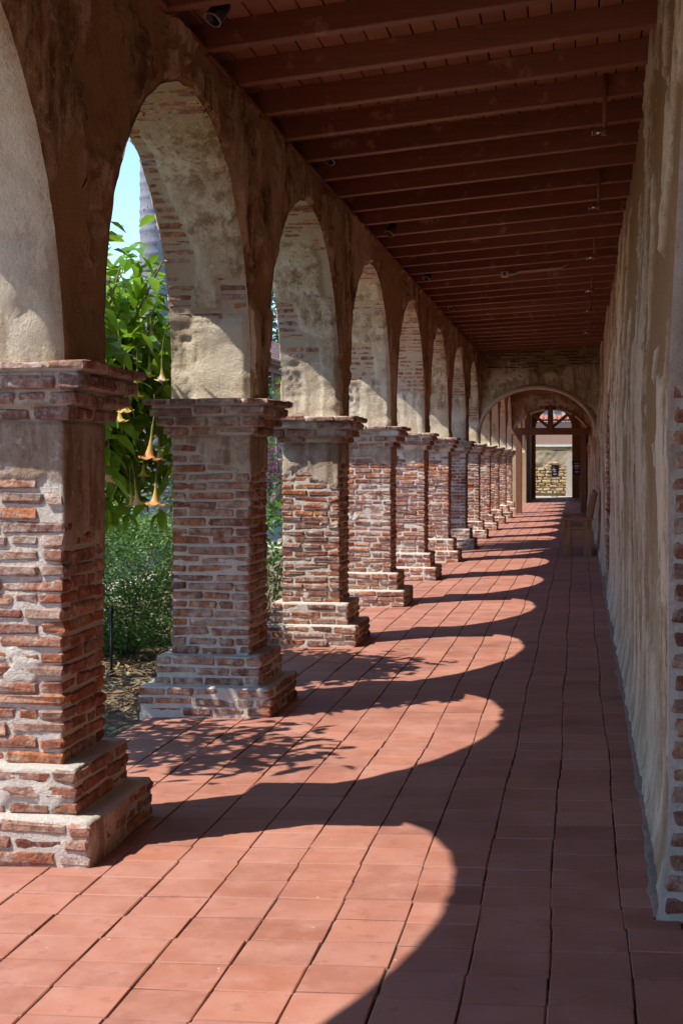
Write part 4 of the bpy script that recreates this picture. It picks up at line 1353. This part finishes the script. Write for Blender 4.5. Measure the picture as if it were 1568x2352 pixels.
M['twig'] = mat_flat('green_brown_twig', (0.13, 0.12, 0.05), 0.8, 0.2, 0.3, 10)

def leaf_base(n=5, w=0.42, fold=0.22, droop=0.35):
    """leaf of unit length along +Y, folded on its midrib and drooping"""
    V, F = [], []
    for i in range(n):
        t = i / (n - 1)
        hw = w * 0.5 * (math.sin(math.pi * min(1, t ** 0.75 * 0.96 + 0.04)) ** 0.9) if i < n - 1 else 0.01
        z = -droop * t * t
        for s in (-1, 0, 1):
            V.append((s * hw, t, z + (abs(s) * hw * fold)))
    for i in range(n - 1):
        for s in range(2):
            F.append((i * 3 + s, i * 3 + s + 1, (i + 1) * 3 + s + 1, (i + 1) * 3 + s))
    return np.array(V), np.array(F)

def euler_mats(yaw, pitch, roll):
    cy_, sy = np.cos(yaw), np.sin(yaw); cp, sp = np.cos(pitch), np.sin(pitch); cr, sr = np.cos(roll), np.sin(roll)
    z = np.zeros_like(yaw); o = np.ones_like(yaw)
    Rz = np.stack([np.stack([cy_, -sy, z], -1), np.stack([sy, cy_, z], -1), np.stack([z, z, o], -1)], -2)
    Rx = np.stack([np.stack([o, z, z], -1), np.stack([z, cp, -sp], -1), np.stack([z, sp, cp], -1)], -2)
    Ry = np.stack([np.stack([cr, z, sr], -1), np.stack([z, o, z], -1), np.stack([-sr, z, cr], -1)], -2)
    return Rz @ Rx @ Ry

def leaf_cloud(name, pos, size, base, mat, parent=None, off=(0, 0, 0), pitch=(-0.6, 0.5), roll=0.6, yaw=None, kind='stuff'):
    pos = np.asarray(pos, float)
    n = len(pos)
    yw = rng.uniform(0, 2 * math.pi, n) if yaw is None else yaw
    Rm = euler_mats(yw, rng.uniform(pitch[0], pitch[1], n), rng.normal(0, roll, n))
    sz = rng.uniform(size[0], size[1], n)
    BV, BF = base
    V = np.einsum('nij,vj->nvi', Rm, BV) * sz[:, None, None] + pos[:, None, :]
    F = (BF[None] + (np.arange(n) * len(BV))[:, None, None]).reshape(-1, BF.shape[1])
    r = np.repeat(rng.uniform(0, 1, n), len(BV))
    me = make_mesh(name, V.reshape(-1, 3), F, True, {'rnd': r}, [mat])
    return tag(link(name, me, parent, off), kind=kind)

def trumpet(L=0.27, green=False):
    """hanging trumpet flower, mouth down, from z=0 to -L"""
    prof = [(0.004, 0), (0.010, -0.06), (0.0095, -0.25), (0.0095, -0.42), (0.014, -0.60), (0.023, -0.76), (0.034, -0.88), (0.050, -0.955), (0.075, -0.985)]
    V, F = [], []
    n = 15
    for i, (r, z) in enumerate(prof):
        for k in range(n):
            a = 2 * math.pi * k / n
            lobe = 1 + (0.28 if i == len(prof) - 1 else 0.12 if i == len(prof) - 2 else 0.0) * math.cos(5 * a)
            zz = z + (0.05 * math.cos(5 * a) if i == len(prof) - 1 else 0)
            V.append((r * lobe * math.cos(a) * L / 0.27, r * lobe * math.sin(a) * L / 0.27, zz * L))
    for i in range(len(prof) - 1):
        for k in range(n):
            F.append((i * n + k, i * n + (k + 1) % n, (i + 1) * n + (k + 1) % n, (i + 1) * n + k))
    return V, F

def mat_trumpet(name, c_top, c_bot):
    n = NT(name, 0.5, 0.3)
    sep = n.n('ShaderNodeSeparateXYZ'); n.l(n.objco(), sep.inputs[0])
    f = n.math('MULTIPLY', sep.outputs['Z'], -4.0, True)
    c = n.ramp(f, [(0.0, (0.16, 0.24, 0.04)), (0.28, (0.32, 0.34, 0.08)), (0.5, c_top), (1.0, c_bot)])
    n.col(c)
    tr = n.n('ShaderNodeBsdfTranslucent'); n.l(c, tr.inputs['Color'])
    mx = n.n('ShaderNodeMixShader'); mx.inputs[0].default_value = 0.4
    n.l(n.b.outputs[0], mx.inputs[1]); n.l(tr.outputs[0], mx.inputs[2])
    n.l(mx.outputs[0], n.t.nodes['Material Output'].inputs['Surface'])
    return n.m
M['trumpet_a'] = mat_trumpet('orange_trumpet', (0.66, 0.50, 0.16), (0.80, 0.36, 0.14))
M['trumpet_b'] = mat_trumpet('peach_trumpet', (0.66, 0.55, 0.28), (0.76, 0.50, 0.32))

SX, SY = SUN.x, SUN.y
def blocks_light(p):
    """would a leaf here shade masonry that the photograph shows in full sun?"""
    x, y, z = p
    for (Yp, z0, z1) in ((PY[3] - HS, 2.02, 2.80), (PY[4] - HS - 0.1, 0.0, 3.3)):
        t = (Yp - y) / SY
        if t > 0:
            xx, zz = x + SX * t, z - t
            if XO - 0.25 < xx < XI + 0.25 and z0 < zz < z1: return True
    return False

def build_brugmansia():
    c = Vector((-3.95, 8.9, -0.08))
    root = tag(empty('angel_trumpet_shrub', c), 'tall leafy shrub with drooping orange trumpet flowers outside the arch', 'shrub')
    rnd = random.Random(5)
    # framework of stems
    stems = []
    ends = []
    for k in range(34):
        a = rnd.uniform(0, 2 * math.pi)
        ex = rnd.uniform(-1.0, 0.95); ey = rnd.uniform(-2.7, 2.0)
        ez = rnd.uniform(1.75, 3.0)
        ends.append(Vector((c.x + ex, c.y + ey, ez)))
    for (x, y, z) in ((-3.45, 10.1, 2.75), (-3.62, 10.4, 2.92), (-3.30, 9.9, 2.55), (-3.5, 10.5, 2.3), (-3.25, 10.2, 2.15), (-3.7, 10.6, 2.6), (-3.4, 10.3, 1.75), (-3.55, 10.5, 1.6), (-3.2, 9.8, 1.85),
                      (-3.75, 10.9, 2.35), (-3.35, 10.0, 2.35), (-3.6, 10.7, 2.0), (-3.15, 9.7, 2.3), (-3.5, 10.2, 2.6), (-3.65, 10.8, 2.75), (-3.4, 10.4, 2.45), (-3.3, 10.1, 2.7), (-3.7, 10.3, 2.2), (-3.8, 11.0, 2.9), (-3.45, 10.0, 2.9), (-3.55, 10.3, 2.8), (-3.35, 9.7, 2.8), (-3.6, 10.0, 2.7), (-3.3, 9.6, 2.6), (-3.25, 10.0, 2.45), (-3.7, 10.9, 2.5), (-3.35, 10.3, 1.9), (-3.6, 10.9, 1.7)):
        ends.append(Vector((x, y, z)))
    for q in range(56):
        u, v, D = rnd.uniform(222, 392), (rnd.uniform(600, 960) if q < 42 else rnd.uniform(940, 1160)), (rnd.uniform(9.9, 11.2) if q < 42 else rnd.uniform(10.7, 11.3))
        xc = (u - 784) / 3267 * D
        ends.append(Vector((xc * math.cos(YAW) - D * math.sin(YAW), xc * math.sin(YAW) + D * math.cos(YAW), 1.6 + (1063 - v) / 3267 * D)))
    trunks = [Vector((c.x + rnd.uniform(-0.35, 0.35), c.y + rnd.uniform(-1.3, 1.1), 1.1 + rnd.uniform(-0.2, 0.3))) for _ in range(7)]
    mb = MB()
    for t in trunks:
        b = Vector((c.x + rnd.uniform(-0.25, 0.25), c.y + rnd.uniform(-0.5, 0.5), -0.1))
        mb.tube([b, (b + t) / 2 + Vector((rnd.uniform(-0.1, 0.1), rnd.uniform(-0.1, 0.1), 0)), t], [0.045, 0.035, 0.026], 7)
    mb.obj('trunk', M['bark'], root, True, loc=-c)
    leaves = []
    mb = MB()
    for e in ends:
        t = min(trunks, key=lambda q: (q - e).length)
        mid = (t + e) / 2 + Vector((rnd.uniform(-0.12, 0.12), rnd.uniform(-0.12, 0.12), rnd.uniform(0.0, 0.2)))
        mb.tube([t, mid, e], [0.02, 0.013, 0.006], 5)
        for j in range(40):
            f = rnd.uniform(0.35, 1.05)
            p = (mid + (e - mid) * (f * 2 - 1)) if f > 0.5 else (t + (mid - t) * f * 2)
            p = p + Vector((rnd.gauss(0, 0.15), rnd.gauss(0, 0.17), rnd.gauss(0.0, 0.13)))
            leaves.append(p)
    mb.obj('branches', M['twig'], root, True, loc=-c)['kind'] = 'stuff'
    # thick of the crown towards the arcade, which keeps the second pier in shade
    for _ in range(1700):
        t = rnd.uniform(0.55, 3.2)
        z0 = rnd.uniform(0.15, 2.0); x0 = rnd.uniform(XO - 0.15, XI + 0.2)
        p = Vector((x0 - SX * t, PY[3] - 0.35 - SY * t, z0 + t))
        if 1.2 < p.z < 3.5 and p.x < -2.80 and p.x > -5.2: leaves.append(p)
    for _ in range(240):                                        # and dapples the floor behind the first two arches
        t = rnd.uniform(2.2, 3.3)
        if rnd.random() < 0.6: x0, y0 = rnd.gauss(-1.65, 0.32), rnd.gauss(7.75, 0.33)
        else: x0, y0 = rnd.gauss(-1.6, 0.28), rnd.gauss(11.15, 0.28)
        p = Vector((x0 - SX * t, y0 - SY * t, t))
        if p.x < -2.85: leaves.append(p)
    leaves = [p for p in leaves if p.x < -2.80 and not blocks_light(p) and p.z > 1.1]
    def in_view(p):
        u, v = project(p)
        return 205 < u < 392 and 560 < v < 1260
    vis = [p for p in leaves if in_view(p)]
    rnd.shuffle(vis)
    part = vis[:295]
    partset = set(id(p) for p in part)
    rest = [p for p in leaves if id(p) not in partset]
    metas = []
    for (w, fo, dr) in ((0.46, 0.25, 0.35), (0.52, 0.15, 0.5), (0.40, 0.35, 0.25), (0.5, 0.1, 0.15)):
        BV, BF = leaf_base(5, w, fo, dr)
        metas.append(make_mesh('leaf', BV, BF, True, None, [M['leaf']]))
    for p in part:
        s = rnd.uniform(0.10, 0.20)
        link('leaf', rnd.choice(metas), root, p - c, (rnd.uniform(-0.95, 0.25), rnd.gauss(0, 0.45), rnd.uniform(0, 2 * math.pi)), (s, s, s))
    leaf_cloud('crown', [tuple(p) for p in rest], (0.11, 0.20), leaf_base(4, 0.46, 0.2, 0.35), M['leaf'], root, -c, (-0.9, 0.3), 0.45)
    # flowers: along the view into the arch, at the heights the photograph shows them
    fl = [(272, 930, 10.2, 0.24, 0), (285, 905, 10.0, 0.25, 0), (250, 1052, 9.9, 0.34, 1), (352, 1000, 10.0, 0.33, 0), (364, 1020, 10.6, 0.24, 1), (310, 1118, 10.5, 0.26, 1), (360, 1112, 10.3, 0.30, 0),
          (300, 1125, 10.7, 0.24, 0), (258, 770, 10.1, 0.26, 1), (272, 775, 10.4, 0.24, 1), (316, 868, 10.2, 0.26, 0), (343, 830, 10.4, 0.22, 0), (340, 990, 10.9, 0.2, 1), (232, 1030, 10.4, 0.26, 1), (372, 838, 10.2, 0.22, 1), (225, 790, 10.6, 0.2, 1), (330, 1060, 10.8, 0.22, 0), (378, 905, 10.9, 0.2, 1), (262, 1000, 10.9, 0.2, 1), (346, 745, 10.6, 0.2, 1)]
    for i, (u, v, D, L, kind) in enumerate(fl):
        D = D * 0.955
        xc = (u - 784) / 3267 * D
        X = xc * math.cos(YAW) - D * math.sin(YAW); Y = xc * math.sin(YAW) + D * math.cos(YAW)
        Z = 1.6 + (1063 - v) / 3267 * D + L * 0.25
        V, F = trumpet(L * 0.74)
        o = link('flower', make_mesh('flower', V, F, True, None, [M['trumpet_a' if kind == 0 else 'trumpet_b']]), root, Vector((X, Y, Z)) - c, (rnd.uniform(-0.12, 0.12), rnd.uniform(-0.12, 0.12), rnd.uniform(0, 6)))
        MB().tube([(0, 0, 0.0), (0.01, 0.0, 0.10), (0.05, 0.03, 0.2)], [0.006, 0.004, 0.004], 5).obj('stalk', M['twig'], o)
build_brugmansia()

def shrub(name, label, c, size, n, lsize, mat, base, seed, stems=6, cat='shrub', hollow=0.35, col2=None, group=None, lump=0.28, pitch=(-0.5, 0.9)):
    r = np.random.default_rng(seed)
    root = tag(empty(name, c), label, cat, group)
    p = r.normal(0, 1, (n * 3, 3))
    p /= (np.abs(p) ** 3.2).sum(1)[:, None] ** (1 / 3.2)
    rad = (hollow + (1 - hollow) * r.uniform(0, 1, n * 3) ** 0.5)
    lumpy = 1 + lump * fbm(p * 2.2 + seed, 3, seed)
    q = p * (rad * lumpy)[:, None] * np.array(size)
    keep = fbm(q * 3.0 / max(size) * 2 + seed, 2, seed + 5) > -0.22
    q = q[keep][:n]
    q[:, 2] += size[2]
    q = q[q[:, 2] > 0.03]
    leaf_cloud('crown', q, lsize, base, mat, root, (0, 0, 0), pitch, 0.6)
    for k in range(stems):
        a = 2 * math.pi * k / stems + r.uniform(0, 1)
        e = np.array([math.cos(a) * size[0] * 0.6, math.sin(a) * size[1] * 0.6, size[2] * r.uniform(0.9, 1.6)])
        MB().tube([(math.cos(a) * 0.05, math.sin(a) * 0.05, -0.08), tuple(e * 0.5 + r.normal(0, 0.03, 3)), tuple(e)], [0.016, 0.011, 0.005], 5).obj('stem', M['bark'], root, True)
    return root

LB_SMALL = leaf_base(3, 0.55, 0.2, 0.2)
LB_BIG = leaf_base(4, 0.45, 0.2, 0.3)
shrub('hedge_shrub', 'dense small-leaved green bush below the trumpet flowers', (-3.95, 12.1, -0.05), (0.95, 1.0, 0.60), 42000, (0.025, 0.048), M['small_leaf'], LB_SMALL, 3, 12, hollow=0.5)
shrub('hedge_shrub', 'small-leaved bush behind the large brick pier, half hidden by it', (-5.4, 12.0, -0.05), (1.0, 1.1, 0.60), 14000, (0.03, 0.055), M['small_leaf'], LB_SMALL, 4, 8, hollow=0.5)
shrub('leafy_plant', 'fresh green leafy plant seen in the slit behind the shaded pier', (-3.42, 15.6, -0.05), (0.45, 0.55, 0.60), 900, (0.06, 0.13), M['shrub_leaf'], LB_BIG, 5, 8)
shrub('dried_plant', 'low plant with dried brown flower heads at the foot of the slit', (-2.98, 13.75, -0.05), (0.22, 0.25, 0.30), 900, (0.015, 0.03), M['dry'], LB_SMALL, 6, 8, 'plant')
bg_ = shrub('flowering_vine', 'vine with magenta bracts and green leaves behind the leafy plant', (-4.35, 20.0, 0.9), (0.7, 0.7, 0.85), 1700, (0.04, 0.08), M['shrub_leaf'], LB_BIG, 7, 6)
q = rng.normal(0, 1, (420, 3)) * np.array([0.14, 0.14, 0.17]) + np.array([0.03, -0.5, 0.62])
leaf_cloud('magenta_bracts', q, (0.04, 0.07), LB_SMALL, M['magenta'], bg_)
MB().tube([(-0.1, 0, -1.0), (-0.15, -0.2, -0.3), (0.1, -0.3, 0.2), (0.35, -0.3, 0.5)], [0.09, 0.08, 0.06, 0.04], 8).obj('trunk', M['bark'], bg_, True)
lv = shrub('lavender_bush', 'bush with small purple flower spikes behind the trumpet flowers', (-4.9, 15.6, -0.05), (0.9, 0.9, 0.72), 3500, (0.03, 0.06), M['small_leaf'], LB_SMALL, 8, 8)
q = rng.normal(0, 1, (600, 3)) * np.array([0.55, 0.45, 0.10]) + np.array([0, 0, 1.42])
leaf_cloud('flower_spikes', q, (0.02, 0.05), LB_SMALL, M['purple'], lv)
shrub('garden_tree', 'small green tree in the courtyard between the palm and the tiled wing', (-8.2, 24.5, 0.4), (1.6, 1.5, 1.2), 3600, (0.08, 0.14), M['shrub_leaf'], LB_BIG, 12, 7, 'tree')
shrub('garden_tree', 'leafy bush against the wing under the tiled eave', (-7.8, 30.5, 0.2), (1.3, 1.6, 1.1), 2600, (0.08, 0.14), M['shrub_leaf'], LB_BIG, 13, 6, 'shrub')
shrub('twiggy_tree', 'thin twiggy tree outside the arcade that streaks the seventh pier with shadow', (-5.2, 24.6, 1.3), (0.9, 1.2, 1.0), 420, (0.08, 0.15), M['shrub_leaf'], LB_BIG, 14, 14, 'tree', 0.1)
def tall_tree(x, y, h, r, label, seed):
    root = tag(empty('tall_tree', (x, y, 0)), label, 'tree')
    MB().tube([(0, 0, 0), (0.1, 0, h * 0.4), (0, 0.1, h * 0.85)], [0.3, 0.22, 0.08], 9).obj('trunk', M['bark'], root, True)
    rr = np.random.default_rng(seed)
    n = 5200
    q = rr.normal(0, 1, (n, 3)); q /= np.linalg.norm(q, axis=1)[:, None]
    q *= (0.3 + 0.7 * rr.uniform(0, 1, n) ** 0.5)[:, None] * (1 + 0.5 * fbm(q * 2.5 + seed, 3, seed))[:, None] * np.array([r, r, h * 0.42])
    q = q[fbm(q * 0.8 + seed, 3, 3) > -0.12]
    q[:, 2] += h * 0.6
    leaf_cloud('crown', q, (0.22, 0.42), LB_BIG, M['far_leaf'], root)
tall_tree(-13.6, 62, 11.0, 2.6, 'tall blue-green tree rising above the tiled ridge in the slit', 21)

def palm():
    root = tag(empty('palm_tree', (-7.07, 23.2, -0.1)), 'tall palm with a bare grey ringed trunk standing in the courtyard', 'palm')
    n = NT('palm_bark', 0.9, 0.15)
    p = n.pos()
    a = n.noise(p, 2.2, 5, 0.6); b = n.noise(n.scaled(p, (10, 10, 1.2)), 3, 4, 0.6)
    c = n.mix(a, (0.15, 0.15, 0.165), (0.27, 0.265, 0.28))
    c = n.mix(n.ramp(b, [(0.62, (0, 0, 0)), (0.75, (1, 1, 1))]), c, (0.15, 0.145, 0.16))
    pit = n.noise(n.scaled(p, (5, 5, 2.2)), 2.6, 2, 0.4)
    c = n.mix(n.ramp(pit, [(0.70, (0, 0, 0)), (0.73, (1, 1, 1))]), c, (0.05, 0.045, 0.05))
    n.col(c); n.bump(b, 0.5, 0.02)
    H = 13.0
    zs = np.arange(0, H, 0.035); k = 28
    A = np.linspace(0, 2 * math.pi, k, endpoint=False)
    ring = np.array([0.0] * len(zs))
    pos_ = 0
    z = 0.2
    rings = []
    while z < H:
        rings.append(z); z += random.uniform(0.14, 0.26)
    for q in rings: ring += 0.016 * np.exp(-((zs - q) / 0.03) ** 2)
    rad = 0.265 - 0.006 * zs + 0.10 * np.exp(-zs * 1.6) + ring
    V = np.stack([rad[:, None] * np.cos(A), rad[:, None] * np.sin(A), zs[:, None] * np.ones(k) + 0.02 * np.sin(A + 1)[None]], -1)
    V[..., :2] += 0.006 * fbm(np.stack([V[..., 0] * 5, V[..., 1] * 5, V[..., 2] * 3], -1), 3, 2)[..., None]
    link('trunk', make_mesh('trunk', V, grid_faces(len(zs), k, True), True, None, [n.m]), root)
    mb = MB()
    for f in range(22):
        a = 2 * math.pi * f / 22; up = random.uniform(0.1, 1.0)
        pts = [Vector((math.cos(a) * t * 2.6, math.sin(a) * t * 2.6, H + t * 2.2 * up - 2.6 * t * t)) for t in np.linspace(0, 1, 7)]
        for i in range(6):
            d = Vector((-math.sin(a), math.cos(a), 0)) * (0.32 * math.sin(math.pi * (i + 1) / 7.5))
            d2 = Vector((-math.sin(a), math.cos(a), 0)) * (0.32 * math.sin(math.pi * (i + 2) / 7.5))
            dn = Vector((0, 0, -0.2))
            mb.raw([pts[i], pts[i + 1], pts[i + 1] + d2 + dn, pts[i] + d + dn], [(0, 1, 2, 3)])
            mb.raw([pts[i], pts[i + 1], pts[i + 1] - d2 + dn, pts[i] - d + dn], [(3, 2, 1, 0)])
    tag(mb.obj('crown', M['shrub_leaf'], root), kind='stuff')
palm()

def wing():
    M['rooftile'] = mat_brick('barrel_tile_clay', [(0.0, (0.34, 0.16, 0.12)), (0.3, (0.46, 0.24, 0.18)), (0.6, (0.40, 0.19, 0.13)), (1.0, (0.52, 0.32, 0.26))], 0.3)
    M['wingwall'] = mat_flat('wing_plaster', (0.42, 0.36, 0.31), 0.95, 0.1, 0.25, 2)
    M['wingpost'] = mat_wood('wing_post', (0.10, 0.06, 0.055), (0.18, 0.11, 0.09), 0.7, 'Z')
    xe, ze, xr_, zr_ = -9.5, 4.80, -12.2, 6.50
    Y0, Y1 = 17.0, 62.0
    root = tag(empty('courtyard_wing', (-11, 35, 0)), 'low wing across the courtyard with a terracotta barrel tile roof', 'house')
    off = (11, -35, 0)
    MB().box(-16, -11.6, Y0, Y1, -0.1, 5.6).obj('wall', M['wingwall'], root, loc=off)
    MB().box(-10.4, -10.15, Y0, Y1, -0.1, 1.0).obj('low_wall', M['wingwall'], root, loc=off)
    y = Y0 + 0.5
    while y < Y1:
        MB().cbox(-10.1, -9.85, y, y + 0.25, -0.1, 4.55, 0.01).obj('post', M['wingpost'], root, loc=off)
        MB().box(-11.62, -11.55, y + 0.9, y + 2.0, 0.9, 3.0).obj('window', M['door'], root, loc=off)
        y += 3.1
    MB().box(-10.1, -9.85, Y0, Y1, 4.56, 4.74).obj('plate_beam', M['wingpost'], root, loc=off)
    MB().raw([(xe, Y0, ze - 0.06), (xe, Y1, ze - 0.06), (xr_, Y1, zr_ - 0.06), (xr_, Y0, zr_ - 0.06), (-15, Y0, 4.8), (-15, Y1, 4.8)], [(0, 1, 2, 3), (3, 2, 5, 4)]).obj('roof', M['corbel'], root, loc=off)
    ax = Vector((xr_ - xe, 0, zr_ - ze)); Ls = ax.length; ax.normalize()
    rows = int(Ls / 0.36)
    V0, F0 = half_tile(0.115, 0.42)
    V0 = np.array(V0); F0 = np.array(F0)
    me = make_mesh('roof_tile', V0, F0, True, None, [M['rooftile']])
    # local x -> along the eave, y -> up the slope, z -> out
    ux = Vector((0, -1, 0)); uy = ax; uz = ux.cross(uy)
    if uz.z < 0: ux = -ux; uz = ux.cross(uy)
    Rm = Matrix((ux, uy, uz)).transposed()
    rot = Rm.to_euler()
    Rn = np.array(Rm)
    cand = []
    y = Y0
    while y < Y1:
        for r in range(rows):
            p = Vector((xe, y + random.uniform(-0.01, 0.01), ze)) + ax * (r * 0.36) + uz * (-0.02 + random.uniform(0, 0.012))
            cand.append(p)
        y += 0.245
    def show(p):
        u, v = project(p)
        return (225 < u < 325 and 600 < v < 740) or (605 < u < 642 and 760 < v < 880)
    vis = [p for p in cand if show(p)][:295]
    ids = set(id(p) for p in vis)
    for p in vis:
        link('roof_tile', me, root, p + Vector(off), rot)
    rest = [p for p in cand if id(p) not in ids]
    P = np.array([tuple(p) for p in rest])
    V = (V0 @ Rn.T)[None] + P[:, None, :]
    F = (F0[None] + (np.arange(len(P)) * len(V0))[:, None, None]).reshape(-1, 4)
    me2 = make_mesh('other_roof_tiles', V.reshape(-1, 3), F, True, {'rnd': np.repeat(rng.uniform(0, 1, len(P)), len(V0))}, [M['rooftile']])
    tag(link('other_roof_tiles', me2, root, off), kind='stuff')
wing()

def litter():
    n = 1500
    pos = np.stack([rng.uniform(-5.2, -2.74, n), rng.uniform(7.0, 12.0, n), rng.uniform(-0.075, -0.045, n)], -1)
    tag(leaf_cloud('fallen_leaves', pos, (0.04, 0.11), leaf_base(4, 0.4, 0.5, -0.25), M['litter'], None, (0, 0, 0), (-0.35, 0.35), 0.4), 'dry brown leaves lying on the soil below the shrub', 'leaves')
    mb = MB()
    for k in range(420):
        x, y = random.uniform(-4.8, -2.76), random.uniform(8.8, 11.6)
        a = random.gauss(0.2, 0.6); L = random.uniform(0.12, 0.38); w = random.uniform(0.004, 0.010)
        d = Vector((math.cos(a), math.sin(a), 0)); s = Vector((-math.sin(a), math.cos(a), 0)) * w
        pts = [Vector((x, y, -0.055)) + d * L * t + Vector((0, 0, 0.05 * math.sin(math.pi * t) * random.uniform(0.2, 1))) + s * 6 * math.sin(3 * t) for t in (0, 0.33, 0.66, 1)]
        for i in range(3):
            mb.raw([pts[i] - s, pts[i] + s, pts[i + 1] + s, pts[i + 1] - s], [(0, 1, 2, 3)])
    V = np.array(mb.V)
    me = make_mesh('straw', V, np.array(mb.F), False, {'rnd': np.repeat(rng.uniform(0.5, 1.0, len(V) // 12), 12)}, [M['litter']])
    tag(link('straw', me), 'pale straw strewn on the soil in front of the bush', 'straw', kind='stuff')
litter()
def stake():
    root = tag(empty('garden_stake', (-3.62, 10.75, -0.09)), 'thin black stake standing in the soil before the bush', 'stake')
    MB().tube([(0, 0, 0), (0, 0, 0.52)], 0.011, 8).obj('rod', M['black'], root, True)
    MB().lathe([(0.0, 0.0), (0.05, 0.0), (0.03, 0.05), (0.016, 0.06)], 10).obj('foot', M['black'], root, True)
    MB().lathe([(0.011, 0.50), (0.018, 0.52), (0.018, 0.55), (0.0, 0.56)], 10).obj('cap', M['black'], root, True)
stake()
